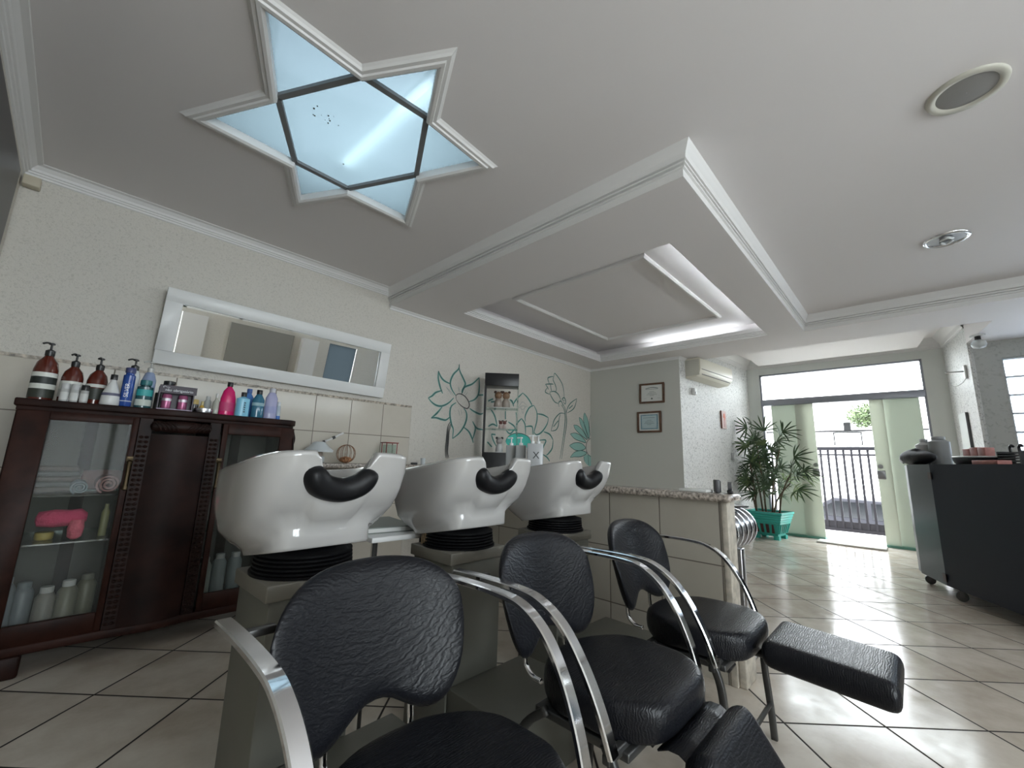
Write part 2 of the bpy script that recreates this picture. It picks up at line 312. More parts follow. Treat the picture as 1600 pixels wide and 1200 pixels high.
# dropped soffit with a tray opening and the beam along the entrance
b = MB(); so = [(1.97, 0.71), (5.28, 0.71), (5.28, YR-0.1), (7.02, YR-0.1), (7.02, -0.60), (6.86, -0.583), (5.95, -0.70), (5.88, 2.14), (XC+0.02, 2.185), (XC+0.1, YW+0.1), (1.97, YW+0.1)]
tray = [(2.565, 1.03), (5.2, 1.03), (5.2, 3.18), (2.565, 3.18)]
flat_poly(so, [tray[::-1]], ZS, b)
for i in range(len(so)):
    p, q = so[i], so[(i+1) % len(so)]; b.add([(p[0], p[1], ZS), (q[0], q[1], ZS), (q[0], q[1], 2.82), (p[0], p[1], 2.82)], [(0, 1, 2, 3)])
struct('soffit', b, M_ceil, ceiling, 'dropped ceiling slab with a recessed tray')
# tray: fluted cornice, ledge, upper ceiling
pr = [(0, ZS)]
z = ZS
for k in range(4): pr += [(0.004-0.008*k, z+0.001), (0.004-0.008*k, z+0.0125), (-0.014-0.008*k, z+0.0135), (-0.014-0.008*k, z+0.022)]; z += 0.0225
pr += [(-0.036, z+0.002), (-0.036, z+0.03), (-0.06, z+0.03), (-0.06, z-0.012)]
LZ = z-0.012
b = crown(tray, pr, True)
struct('tray_cornice', b, M_trim, ceiling, 'fluted white cornice lining the ceiling tray')
def ring(z0, z1, o0, o1, m): return m
def rect(o): return [(2.565-o, 1.03-o), (5.2+o, 1.03-o), (5.2+o, 3.18+o), (2.565-o, 3.18+o)]
b = MB(); A, B2 = rect(0.06), rect(0.20)
TZ = 2.70
b.add([(x, y, LZ) for x, y in A+B2]+[(x, y, TZ) for x, y in B2], [(i, (i+1) % 4, 4+(i+1) % 4, 4+i) for i in range(4)]+[(4+i, 4+(i+1) % 4, 8+(i+1) % 4, 8+i) for i in range(4)]+[(8, 9, 10, 11)])
struct('tray_ceiling', b, M_ceil, ceiling)
pf = [(3.03, 1.455), (4.86, 1.455), (4.86, 2.86), (3.03, 2.86)]
b = crown(pf, [(0.0, TZ), (0.0, TZ-0.018), (-0.012, TZ-0.03), (-0.03, TZ-0.03), (-0.042, TZ-0.018), (-0.042, TZ)], True)
struct('tray_moulding', b, M_trim, ceiling, 'rectangular moulding in the middle of the tray')
# cove lamps lying on the ledge
cv = thing('cove_lamp', 'hidden fluorescent tube glowing along the window side of the ceiling tray', 'lamp', (3.95, 0.93, LZ), 0, 'cove lamps in the ceiling tray')
b = MB(); b.lathe([(0.013, -1.2), (0.013, 1.2)], (0, 0, 0.03), 12, 'x'); obj('tube', b, M_cove, cv)
b = MB(); b.box(-1.22, 1.22, -0.015, 0.015, 0, 0.014); obj('batten', b, M_white, cv)
cv = thing('cove_lamp', 'hidden fluorescent tube glowing along the entrance side of the ceiling tray', 'lamp', (5.33, 1.95, LZ), PI/2, 'cove lamps in the ceiling tray')
b = MB(); b.lathe([(0.013, -0.6), (0.013, 0.6)], (0, 0, 0.03), 12, 'x'); obj('tube', b, M_cove2, cv)
b = MB(); b.box(-0.62, 0.62, -0.015, 0.015, 0, 0.014); obj('batten', b, M_white, cv)
# entrance recess
b = MB(); b.prism([(5.86, 2.2), (5.93, -0.75), (7.0, -0.65), (7.97, -0.5), (7.97, 2.1)], 2.80, 2.82); struct('entrance_ceiling', b, M_ceil, ceiling)
b = MB(); b.prism([(5.91, -0.385), (7.55, -0.20), (7.55, 1.67), (5.89, 1.63)], 2.64, 2.69); struct('entrance_panel', b, M_ceil, ceiling, 'flat white panel hung below the entrance ceiling')
# crowns
big = [(-0.002, 0.0), (0.004, 0.0005), (0.004, 0.044), (0.016, 0.046), (0.016, 0.056), (0.004, 0.058), (0.004, 0.064), (0.022, 0.066), (0.022, 0.076), (0.010, 0.078), (0.010, 0.084), (0.028, 0.086), (0.028, 0.098), (0.032, 0.115), (0.048, 0.145), (0.06, 0.165)]
b = crown([(5.28, YR), (5.28, 0.71), (1.97, 0.71), (1.97, YW)], [(o, ZS+h+0.0) for o, h in big]); struct('trim_1', b, M_trim)
b2 = MB(); wl = [(0.0, ZC-0.07), (0.008, ZC-0.066), (0.010, ZC-0.056), (0.018, ZC-0.052), (0.020, ZC-0.043), (0.028, ZC-0.040), (0.032, ZC-0.026), (0.05, ZC-0.008), (0.072, ZC-0.004), (0.075, ZC)]
b = crown([(1.97, YW), (XL, YW), (XL, YR), (5.28, YR)], wl); struct('trim_2', b, M_trim)
b = crown([(5.88, 2.143), (XC, 2.18), (XC, YW), (1.97, YW)], [(0.0, ZS-0.032), (0.008, ZS-0.03), (0.012, ZS-0.016), (0.03, ZS-0.006), (0.034, ZS)]); struct('trim_3', b, M_trim)
b = crown([(6.87, -0.585), (7.85, -0.445), (7.85, 1.922), (5.86, 2.145)], [(0.0, 2.655), (0.01, 2.658), (0.012, 2.67), (0.02, 2.675), (0.03, 2.72), (0.09, 2.785), (0.10, 2.80)]); struct('trim_4', b, M_trim)

# ---------------- star skylight
b = crown(star(SR), [(0.0, 2.69), (0.0, ZC-0.018), (-0.012, ZC-0.026), (-0.026, ZC-0.026), (-0.03, ZC-0.018), (-0.045, ZC-0.018), (-0.052, ZC-0.008), (-0.062, ZC)], True)
for i, f in enumerate(b.f): pass
wst = struct('window_1', b, M_trim, None, 'six-pointed star skylight with frosted panes and moulded white frame')
b = MB(); st = star(SR+0.002); b.add([(x, y, 2.658) for x, y in st], [])
tri = tessellate_polygon([[Vector((x, y, 0)) for x, y in st]]); b.f += [tuple(t) for t in tri]; struct('pane', b, M_sky, wst, 'frosted bluish glass with a few insect specks')
b = MB(); hx = star(SR)[1::2]; M_munt = mat('grey_glazing_bar', (0.16, 0.165, 0.17), 0.5)
for i in range(6):
    p, q = Vector((*hx[i], 2.648)), Vector((*hx[(i+1) % 6], 2.648)); b.sweep([p, q], [(-0.014, -0.008), (0.014, -0.008), (0.014, 0.010), (-0.014, 0.010)])
struct('glazing_bar', b, M_munt, wst, 'dark grey glazing bars outlining a hexagon')
b = MB()
for i in range(15):
    a, r = random.gauss(0, 1), random.random()*0.0035+0.0012; cx, cy = (SCX-0.18+random.gauss(0, 0.07), SCY-0.05+random.gauss(0, 0.035)) if i < 12 else (SCX+random.uniform(-.3, .3), SCY+random.uniform(-.3, .3))
    b.lathe([(r, 2.655), (r, 2.6575)], (cx, cy, 0), 8)
obj('speck', b, mat('dirt', (0.05, 0.05, 0.04), 0.9), wst)['kind'] = 'stuff'
# shaft above the panes
b = crown(star(SR+0.07), [(0, ZC), (0, 3.0)], True); struct('skylight_shaft', b, M_white, wst)
st_ = thing('fluorescent_tube', 'lit fluorescent tube shining through the frosted star skylight', 'lamp', (0.872, 1.80, 2.694), math.radians(-88))
b = MB(); b.lathe([(0.014, -0.42), (0.014, 0.42)], (0, 0, 0), 12, 'x'); obj('tube', b, M_tube, st_)
b = MB(); b.box(-0.46, 0.46, -0.02, 0.02, 0.02, 0.045); obj('batten', b, M_white, st_)

# ---------------- entrance door
M_alu = mat('grey_aluminium', (0.30, 0.31, 0.35), 0.35, 0.6)
b = MB(); b.box(7.86, 7.93, 1.715, 1.74, 0, 2.545); b.box(7.86, 7.93, -0.23, -0.205, 0, 2.545); b.box(7.86, 7.93, -0.23, 1.74, 2.52, 2.545); door = struct('door_1', b, M_alu, None, 'wide sliding glass entrance door with a clear transom')
b = MB(); b.box(7.80, 7.90, -0.225, 1.735, 2.015, 2.115); struct('track_rail', b, M_alu, door, 'grey horizontal header rail', bevel=0.008)
b = MB(); b.box(7.895, 7.903, -0.205, 1.715, 2.115, 2.52); struct('transom_pane', b, M_glass, door)
b = MB(); b.box(7.885, 7.895, 1.16, 1.61, 0.02, 2.015); struct('fixed_pane', b, M_green, door, 'green frosted pane on the left')
b = MB(); b.box(7.845, 7.855, 1.04, 1.28, 0.02, 2.015); struct('sliding_pane', b, M_cream, door, 'paler sliding pane on the left')
b = MB(); b.box(7.885, 7.895, -0.15, 0.24, 0.02, 2.015); struct('fixed_pane', b, M_green, door, 'green frosted pane on the right')
b = MB(); b.box(7.845, 7.855, 0.22, 0.375, 0.02, 2.015); struct('sliding_pane', b, M_cream, door, 'paler sliding pane on the right')
for y, k in ((1.075, 1), (0.335, -1)):
    b = MB(); b.box(7.825, 7.845, y-0.045, y+0.045, 0.90, 1.02); struct('lock', b, M_steel, door, bevel=0.006)
    b = MB(); b.lathe([(0.03, 0), (0.03, 0.012)], (7.835, y, 1.075), 16, 'x'); struct('lock_plate', b, M_steel, door)
b = MB(); b.box(7.80, 7.96, 1.04, 1.74, 0, 0.03); b.box(7.80, 7.96, -0.23, 0.375, 0, 0.03); struct('floor_track', b, mat('green_sill', (0.10, 0.25, 0.2), 0.4), door)

# ---------------- glass blocks
b = MB(); gb = MB(); M_gb = glass_mat('glass_block', (0.93, 0.97, 1.0), 0.06, ((0.80, 0.88, 0.96), 0.45, 0.8))
for i in range(7): b.box(6.915, 7.0, -0.825-0.2*i-0.010, -0.825-0.2*i+0.002, 0.66, 2.275)
for j in range(9): b.box(6.915, 7.0, -2.05, -0.825, 0.66+0.2*j-0.008, 0.66+0.2*j+0.008) if j else None
wgb = struct('window_2', b, mat('block_mortar', (0.55, 0.57, 0.6), 0.6), None, 'wall window of square wavy glass blocks')
for i in range(6):
    for j in range(8): gb.box(6.925, 6.99, -0.835-0.2*i-0.187, -0.835-0.2*i, 0.669+0.2*j, 0.669+0.2*j+0.182)
nt = M_gb.node_tree
nn = nt.nodes.new('ShaderNodeTexNoise'); nn.inputs['Scale'].default_value = 22; nn.inputs['Detail'].default_value = 1; tcn = nt.nodes.new('ShaderNodeTexCoord'); nt.links.new(tcn.outputs['Object'], nn.inputs['Vector'])
bpn = nt.nodes.new('ShaderNodeBump'); bpn.inputs['Strength'].default_value = 1; bpn.inputs['Distance'].default_value = 0.03; nt.links.new(nn.outputs['Fac'], bpn.inputs['Height'])
for n_ in nt.nodes:
    if n_.type == 'BSDF_GLOSSY': nt.links.new(bpn.outputs['Normal'], n_.inputs['Normal'])
struct('glass_block', gb, M_gb, wgb, None, bevel=0.01)

# ---------------- half wall with granite top
hw = struct('wall_half', MB().box(2.29, 2.40, 0.72, 2.6, 0, 0.83), M_ptile, None, 'low tiled half wall beside the wash stations')
struct('stone_end', MB().box(2.286, 2.404, 0.690, 0.722, 0, 0.83), M_stone, hw, 'stone strip closing the end of the half wall', bevel=0.004)
struct('stone_skirting', MB().box(2.30, 2.46, 0.655, 0.69, 0, 0.14), M_stone, hw, bevel=0.006)
struct('granite_top', MB().box(2.245, 2.445, 0.665, 2.6, 0.83, 0.867), M_granite, hw, 'speckled brown granite coping', bevel=0.014, seg=3)

# ---------------- painted flowers on the wall
MURAL = [["t",[2.857,1.695],[2.798,1.757],[2.773,1.829],[2.807,1.921],[2.877,1.999],[2.886,2.056]],["t",[2.886,2.056],[2.892,1.99],[2.961,1.891],[2.986,1.84],[2.948,1.768],[2.944,1.724]],["t",[2.775,1.813],[2.694,1.832],[2.64,1.871],[2.606,1.928]],["t",[2.606,1.928],[2.61,1.845],[2.642,1.755],[2.679,1.692]],["t",[2.67,1.723],[2.59,1.691],[2.544,1.648],[2.498,1.62]],["t",[2.498,1.62],[2.55,1.578],[2.613,1.554],[2.682,1.557],[2.763,1.598],[2.832,1.665]],["t",[2.683,1.547],[2.631,1.485],[2.596,1.451],[2.55,1.414]],["t",[2.55,1.414],[2.611,1.424],[2.687,1.413],[2.744,1.413],[2.794,1.449]],["t",[2.869,1.616],[2.805,1.566],[2.792,1.48],[2.819,1.378],[2.849,1.318],[2.846,1.219]],["t",[2.846,1.219],[2.933,1.282],[3.002,1.372],[3.032,1.461],[3.021,1.525],[2.983,1.565]],["t",[2.95,1.735],[2.981,1.806],[3.093,1.862],[3.192,1.952]],["t",[3.192,1.952],[3.202,1.839],[3.189,1.746],[3.133,1.682],[3.055,1.65]],["t",[3.189,1.743],[3.268,1.756]],["t",[3.067,1.574],[3.142,1.544],[3.232,1.525],[3.28,1.541]],["t",[2.99,1.355],[3.07,1.313],[3.124,1.241],[3.146,1.188]],["t",[3.132,1.225],[3.157,1.297],[3.168,1.364],[3.12,1.431]],["t",[3.151,1.395],[3.198,1.355],[3.288,1.348]],["d",[2.857,1.695],[2.798,1.757],[2.773,1.829],[2.807,1.921],[2.877,1.999],[2.886,2.056]],["d",[2.886,2.056],[2.892,1.99],[2.961,1.891],[2.986,1.84],[2.948,1.768],[2.944,1.724]],["d",[2.775,1.813],[2.694,1.832],[2.64,1.871],[2.606,1.928]],["d",[2.606,1.928],[2.61,1.845],[2.642,1.755],[2.679,1.692]],["d",[2.67,1.723],[2.59,1.691],[2.544,1.648],[2.498,1.62]],["d",[2.498,1.62],[2.55,1.578],[2.613,1.554],[2.682,1.557],[2.763,1.598],[2.832,1.665]],["d",[2.683,1.547],[2.631,1.485],[2.596,1.451],[2.55,1.414]],["d",[2.55,1.414],[2.611,1.424],[2.687,1.413],[2.744,1.413],[2.794,1.449]],["d",[2.869,1.616],[2.805,1.566],[2.792,1.48],[2.819,1.378],[2.849,1.318],[2.846,1.219]],["d",[2.846,1.219],[2.933,1.282],[3.002,1.372],[3.032,1.461],[3.021,1.525],[2.983,1.565]],["d",[2.95,1.735],[2.981,1.806],[3.093,1.862],[3.192,1.952]],["d",[3.192,1.952],[3.202,1.839],[3.189,1.746],[3.133,1.682],[3.055,1.65]],["d",[3.189,1.743],[3.268,1.756]],["d",[3.067,1.574],[3.142,1.544],[3.232,1.525],[3.28,1.541]],["d",[2.99,1.355],[3.07,1.313],[3.124,1.241],[3.146,1.188]],["d",[3.132,1.225],[3.157,1.297],[3.168,1.364],[3.12,1.431]],["d",[3.151,1.395],[3.198,1.355],[3.288,1.348]],["k",[2.869,1.649],[2.863,1.696],[2.91,1.721],[2.98,1.706],[3.04,1.659],[3.061,1.606],[3.032,1.568],[2.968,1.579],[2.903,1.615],[2.869,1.649]],["g",[2.898,1.793],[2.907,1.768],[2.908,1.74]],["g",[2.884,1.802],[2.893,1.774],[2.894,1.744]],["g",[2.711,1.776],[2.758,1.735],[2.796,1.693]],["g",[2.725,1.768],[2.785,1.726],[2.837,1.682]],["g",[2.987,1.707],[3.011,1.733],[3.027,1.757]],["g",[2.997,1.775],[2.989,1.752],[2.972,1.727]],["g",[2.901,1.545],[2.918,1.509],[2.927,1.473]],["g",[2.942,1.549],[2.952,1.518],[2.953,1.486]],["g",[2.804,1.587],[2.796,1.565],[2.781,1.542]],["k",[2.802,1.398],[2.772,1.333],[2.764,1.199],[2.759,1.087],[2.774,1.007]],["k",[2.819,1.368],[2.796,1.293],[2.792,1.17],[2.791,1.068],[2.812,1.008]],["k",[2.811,1.378],[2.784,1.313],[2.778,1.179],[2.775,1.077],[2.791,1.007]],["t",[3.79,1.709],[3.843,1.776],[3.961,1.876]],["t",[3.961,1.876],[4.056,1.826],[4.135,1.756],[4.148,1.729]],["t",[4.025,1.508],[4.022,1.585],[4.094,1.694],[4.188,1.739]],["t",[4.188,1.739],[4.252,1.654],[4.256,1.54],[4.215,1.423],[4.191,1.353]],["t",[3.852,1.352],[3.863,1.461],[3.949,1.54]],["t",[3.949,1.54],[4.018,1.474],[4.035,1.343]],["t",[4.035,1.442],[4.162,1.452],[4.174,1.352]],["t",[4.262,1.632],[4.379,1.632],[4.501,1.603]],["t",[4.501,1.603],[4.475,1.512],[4.367,1.399],[4.261,1.352],[4.208,1.377]],["t",[4.403,1.402],[4.534,1.376],[4.612,1.304]],["t",[4.612,1.304],[4.595,1.192],[4.521,1.119],[4.466,1.089]],["t",[4.316,1.282],[4.452,1.289],[4.408,1.207],[4.392,1.149]],["t",[4.393,1.098],[4.485,1.061],[4.542,1.011]],["t",[3.387,1.61],[3.466,1.531],[3.519,1.404]],["t",[3.65,1.605],[3.655,1.504]],["t",[3.369,1.392],[3.442,1.425],[3.519,1.404]],["t",[3.705,1.475],[3.805,1.438],[3.832,1.406]],["t",[3.661,1.382],[3.744,1.332],[3.84,1.407]],["t",[3.425,1.305],[3.459,1.237],[3.515,1.165]],["t",[3.425,1.305],[3.493,1.304]],["t",[3.364,1.211],[3.441,1.156]],["t",[3.725,1.757],[3.776,1.723],[3.795,1.678]],["t",[3.84,1.614],[3.86,1.523],[3.859,1.339]],["t",[3.397,1.688],[3.473,1.703]],["t",[3.352,1.693],[3.433,1.731]],["t",[3.717,1.755],[3.765,1.744],[3.79,1.693]],["d",[3.79,1.709],[3.843,1.776],[3.961,1.876]],["d",[3.961,1.876],[4.056,1.826],[4.135,1.756],[4.148,1.729]],["d",[4.025,1.508],[4.022,1.585],[4.094,1.694],[4.188,1.739]],["d",[4.188,1.739],[4.252,1.654],[4.256,1.54],[4.215,1.423],[4.191,1.353]],["d",[3.852,1.352],[3.863,1.461],[3.949,1.54]],["d",[3.949,1.54],[4.018,1.474],[4.035,1.343]],["d",[4.035,1.442],[4.162,1.452],[4.174,1.352]],["d",[4.262,1.632],[4.379,1.632],[4.501,1.603]],["d",[4.501,1.603],[4.475,1.512],[4.367,1.399],[4.261,1.352],[4.208,1.377]],["d",[4.403,1.402],[4.534,1.376],[4.612,1.304]],["d",[4.612,1.304],[4.595,1.192],[4.521,1.119],[4.466,1.089]],["d",[4.316,1.282],[4.452,1.289],[4.408,1.207],[4.392,1.149]],["d",[4.393,1.098],[4.485,1.061],[4.542,1.011]],["d",[3.387,1.61],[3.466,1.531],[3.519,1.404]],["d",[3.65,1.605],[3.655,1.504]],["d",[3.369,1.392],[3.442,1.425],[3.519,1.404]],["d",[3.705,1.475],[3.805,1.438],[3.832,1.406]],["d",[3.661,1.382],[3.744,1.332],[3.84,1.407]],["d",[3.425,1.305],[3.459,1.237],[3.515,1.165]],["d",[3.425,1.305],[3.493,1.304]],["d",[3.364,1.211],[3.441,1.156]],["d",[3.725,1.757],[3.776,1.723],[3.795,1.678]],["d",[3.84,1.614],[3.86,1.523],[3.859,1.339]],["d",[3.397,1.688],[3.473,1.703]],["d",[3.352,1.693],[3.433,1.731]],["d",[3.717,1.755],[3.765,1.744],[3.79,1.693]],["g",[3.871,1.658],[3.966,1.758],[4.077,1.692]],["g",[3.89,1.671],[3.967,1.708],[4.056,1.701]],["g",[3.909,1.685],[3.969,1.658],[4.036,1.71]],["g",[3.928,1.698],[3.971,1.608],[4.015,1.719]],["f",[3.673,1.225],[3.707,1.29],[3.798,1.333],[3.908,1.348],[4.022,1.337],[4.107,1.303],[4.143,1.25],[4.111,1.182],[3.947,1.17],[3.774,1.164]],["d",[3.673,1.225],[3.707,1.29],[3.798,1.333],[3.908,1.348],[4.022,1.337],[4.107,1.303],[4.143,1.25]],["r",[4.615,2.207],[4.634,2.254],[4.735,2.196],[4.819,2.115],[4.851,2.018],[4.863,1.918]],["r",[4.615,2.207],[4.596,2.155],[4.647,2.088],[4.674,2.03],[4.658,1.991]],["r",[4.605,2.206],[4.479,2.16],[4.51,2.086]],["r",[4.425,2.064],[4.539,2.084],[4.607,2.092]],["r",[4.425,2.064],[4.473,2.025],[4.492,1.998]],["r",[4.463,2.018],[4.427,1.97],[4.437,1.947],[4.523,1.935]],["r",[4.522,1.965],[4.58,1.982],[4.648,1.989],[4.719,1.962],[4.76,1.918],[4.781,1.87]],["r",[4.522,1.959],[4.562,1.904],[4.641,1.841],[4.721,1.828]],["r",[4.742,1.779],[4.731,1.84],[4.781,1.87],[4.822,1.838],[4.833,1.802]],["r",[4.832,1.877],[4.884,1.839],[4.901,1.885],[4.863,1.931],[4.811,1.899],[4.873,1.888]],["r",[4.539,2.072],[4.56,1.989]],["r",[4.792,1.816],[4.854,1.767],[4.882,1.695],[4.887,1.571],[4.839,1.323],[4.772,1.045]],["r",[4.833,1.833],[4.896,1.759],[4.917,1.674],[4.925,1.55],[4.873,1.325],[4.812,1.046]],["r",[4.917,1.711],[4.948,1.79],[5.033,1.876],[5.182,1.957]],["r",[5.182,1.957],[5.142,1.85],[5.077,1.779],[4.938,1.713]],["r",[4.98,1.781],[5.076,1.843]],["r",[4.876,1.697],[4.763,1.689],[4.645,1.599],[4.598,1.511],[4.562,1.425]],["r",[4.562,1.425],[4.668,1.444],[4.726,1.509],[4.744,1.608],[4.773,1.678]],["r",[4.618,1.488],[4.725,1.582]],["d",[5.572,1.779],[5.522,1.626],[5.533,1.494],[5.561,1.417]],["p",[5.393,1.767],[5.357,1.664],[5.415,1.512],[5.52,1.375],[5.51,1.559],[5.475,1.675]],["d",[5.393,1.767],[5.357,1.664],[5.415,1.512],[5.52,1.375],[5.51,1.559],[5.475,1.675],[5.393,1.767]],["p",[5.243,1.68],[5.277,1.579],[5.391,1.458],[5.496,1.373],[5.415,1.538],[5.323,1.648]],["d",[5.243,1.68],[5.277,1.579],[5.391,1.458],[5.496,1.373],[5.415,1.538],[5.323,1.648],[5.243,1.68]],["p",[5.104,1.552],[5.144,1.492],[5.3,1.413],[5.461,1.358],[5.345,1.481],[5.21,1.548]],["d",[5.104,1.552],[5.144,1.492],[5.3,1.413],[5.461,1.358],[5.345,1.481],[5.21,1.548],[5.104,1.552]],["p",[5.019,1.414],[5.122,1.352],[5.277,1.322],[5.426,1.311],[5.3,1.4],[5.144,1.435]],["d",[5.019,1.414],[5.122,1.352],[5.277,1.322],[5.426,1.311],[5.3,1.4],[5.144,1.435],[5.019,1.414]],["p",[4.999,1.243],[5.123,1.189],[5.277,1.183],[5.414,1.226],[5.299,1.292],[5.122,1.289]],["d",[4.999,1.243],[5.123,1.189],[5.277,1.183],[5.414,1.226],[5.299,1.292],[5.122,1.289],[4.999,1.243]],["p",[5.017,1.075],[5.123,1.084],[5.299,1.095],[5.448,1.151],[5.299,1.184],[5.123,1.152]],["d",[5.017,1.075],[5.123,1.084],[5.299,1.095],[5.448,1.151],[5.299,1.184],[5.123,1.152],[5.017,1.075]],["p",[5.367,1.097],[5.39,1.021],[5.505,0.959],[5.576,0.973],[5.577,1.09],[5.483,1.132]],["d",[5.367,1.097],[5.39,1.021]],["d",[5.483,1.119],[5.494,0.972]],["k",[5.568,1.384],[5.473,1.339],[5.432,1.266],[5.437,1.189],[5.495,1.126],[5.577,1.096]]]
PAL = {'t': (0.12, 0.36, 0.31), 'd': (0.045, 0.10, 0.095), 'k': (0.05, 0.05, 0.05), 'g': (0.28, 0.33, 0.31), 'r': (0.06, 0.16, 0.14), 'f': (0.06, 0.48, 0.40), 'p': (0.27, 0.47, 0.42)}
WD = {'t': 0.024, 'd': 0.011, 'k': 0.014, 'g': 0.006, 'r': 0.017}
YL = {'p': 0.0010, 'f': 0.0012, 't': 0.0016, 'g': 0.0018, 'r': 0.0022, 'd': 0.0024, 'k': 0.0024}
names = {'t': 'painted_petal_edge', 'd': 'painted_outline', 'k': 'painted_stem', 'g': 'painted_vein', 'r': 'painted_rose', 'f': 'painted_leaf', 'p': 'painted_petal'}
lab = {'t': 'soft teal brush strokes edging the petals', 'd': 'dark green outlines of the large flowers', 'k': 'dark stem and flower centres', 'g': 'thin grey petal veins', 'r': 'line drawing of a rosebud on its stalk', 'f': 'solid teal half leaf', 'p': 'filled teal daisy petals in the corner'}
mb = {k: MB() for k in PAL}
for st in MURAL:
    k, P = st[0], st[1:]
    if k in 'pf':
        q = catmull([(x, 0, z) for x, z in P], 4, True); loop = [Vector((v.x, v.z, 0)) for v in q]
        mb[k].add([(v.x, YW-YL[k], v.z) for v in q], [tuple(t) for t in tessellate_polygon([loop])])
    else:
        q = catmull([(x, YW-YL[k], z) for x, z in P], 6) if len(P) > 2 else [Vector((x, YW-YL[k], z)) for x, z in P]
        n = len(q); vs = []
        for i, p in enumerate(q):
            t = (q[min(i+1, n-1)]-q[max(i-1, 0)]).normalized(); s = Vector((-t.z, 0, t.x)); wd = WD[k]*(0.35+0.65*math.sin(PI*min(1, max(0, (i+0.6)/(n+0.2)))))*0.5
            if k == 't': p = p+s*0.0
            vs += [p+s*wd, p-s*wd]
        mb[k].add(vs, [(2*i, 2*i+1, 2*i+3, 2*i+2) for i in range(n-1)])
for k, m_ in mb.items():
    if m_.v: struct(names[k], m_, mat('wall_paint_'+names[k], PAL[k], 0.6), wall_back, lab[k])

# ================================================================ WASH STATIONS AND CHAIRS
def se(t, n): c, s = math.cos(t), math.sin(t); return (math.copysign(abs(c)**(2/n), c), math.copysign(abs(s)**(2/n), s))
def lerp(a, b, t): return a+(b-a)*t
def interp(tab, t):
    for (t0, v0), (t1, v1) in zip(tab, tab[1:]):
        if t <= t1: return lerp(v0, v1, (t-t0)/(t1-t0))
    return tab[-1][1]
def notch(x, y):
    if y > -0.10: return 0
    k = 1-max(0, min(1, (abs(x+.008)-0.052)/0.034)); return k*k*(3-2*k)
def bowl_mesh():
    N = 112; AX = [(0, .150), (.05, .149), (.09, .154), (.16, .182), (.3, .211), (.5, .225), (.75, .231), (1, .228)]
    FY = [(0, -.155), (.06, -.150), (.10, -.153), (.2, -.180), (.35, -.206), (.5, -.222), (.75, -.240), (1, -.252)]
    BY = [(0, .14), (.1, .175), (.3, .21), (.6, .232), (1, .24)]
    def zr(x, y): return 1.012-.14*(y+.25)-0.078*notch(x, y)-0.007*(abs(x)/.23)**6
    def dent(x, y, t):
        q = max(0, min(1, (t-.30)/.60)); return .050*math.exp(-((x+.008)/.075)**2)*q*q*(3-2*q) if y < -.05 else 0
    rings = []
    for t in (0, .03, .07, .12, .2, .3, .4, .5, .6, .7, .8, .88, .94, .98):
        ax, f, k = interp(AX, t), interp(FY, t), interp(BY, t); cy, ay = (f+k)/2, (k-f)/2; r = []
        for i in range(N):
            c, s = se(2*PI*i/N, 4.4); fr = max(0, -math.sin(2*PI*i/N)); ts = .27*fr; te = max(0, (t-ts)/(1-ts))
            ax, f, k = interp(AX, te), interp(FY, te), interp(BY, te); cy, ay = (f+k)/2, (k-f)/2
            x, y = ax*c, cy+ay*s; z0 = .742-.19*(y+.13); r.append((x, y+dent(x, y, t), lerp(z0, zr(x, y), t)))
        rings.append(r)
    for off, dz in ((0.004, 0.0), (0.012, 0.004), (0.022, 0.0), (0.030, -0.012)):
        ax, f, k = AX[-1][1]-off, FY[-1][1]+off, BY[-1][1]-off; cy, ay = (f+k)/2, (k-f)/2
        rings.append([(ax*c, cy+ay*s+dent(ax*c, cy+ay*s, 1), zr(ax*c*1.0, cy+ay*s-(off if s < 0 else 0))+dz-0.003) for c, s in (se(2*PI*i/N, 4.4) for i in range(N))])
    for q, dep in ((.86, .05), (.72, .10), (.55, .14), (.32, .165), (.1, .175), (0.02, .178)):
        ax, f, k = .196*q, -.18*q+.02*(1-q), .21*q+.02*(1-q); cy, ay = (f+k)/2, (k-f)/2
        rings.append([(ax*c, cy+ay*s, min(zr(ax*c, cy+ay*s)-0.02, 0.985-dep)) for c, s in (se(2*PI*i/N, 2.6) for i in range(N))])
    b = MB(); n = N; b.add([p for r in rings for p in r], [(k*n+i, k*n+(i+1) % n, (k+1)*n+(i+1) % n, (k+1)*n+i) for k in range(len(rings)-1) for i in range(n)]+[tuple(range(n))[::-1], tuple(range((len(rings)-1)*n, len(rings)*n))])
    return b
def rest_mesh():
    b = MB(); path = catmull([(-.100, -.222, .972), (-.090, -.216, .942), (-.064, -.208, .918), (-.010, -.202, .905), (.034, -.206, .914), (.062, -.212, .934), (.078, -.220, .962)], 6)
    n = len(path); sc = [max(.12, min(1, math.sqrt(max(0, 1-(2*i/(n-1)-1)**6)))) for i in range(n)]
    prof = [(0.034*math.copysign(abs(math.cos(a))**.8, math.cos(a)), 0.034*math.copysign(abs(math.sin(a))**.8, math.sin(a))) for a in (2*PI*i/16 for i in range(16))]
    return b.sweep(path, prof, (0, 0, 1), True, sc)
def bellows_mesh():
    pr = []
    for k in range(5): pr += [(0.118, 0.011*k), (0.140-0.001*k, 0.011*k+0.003), (0.140-0.001*k, 0.011*k+0.008), (0.118, 0.011*k+0.011)]
    pr = [(0.146, -0.001), (0.146, 0.006)]+[(r, z+0.006) for r, z in pr]+[(0.11, 0.066)]
    return MB().lathe(pr, (0, 0, 0), 36)
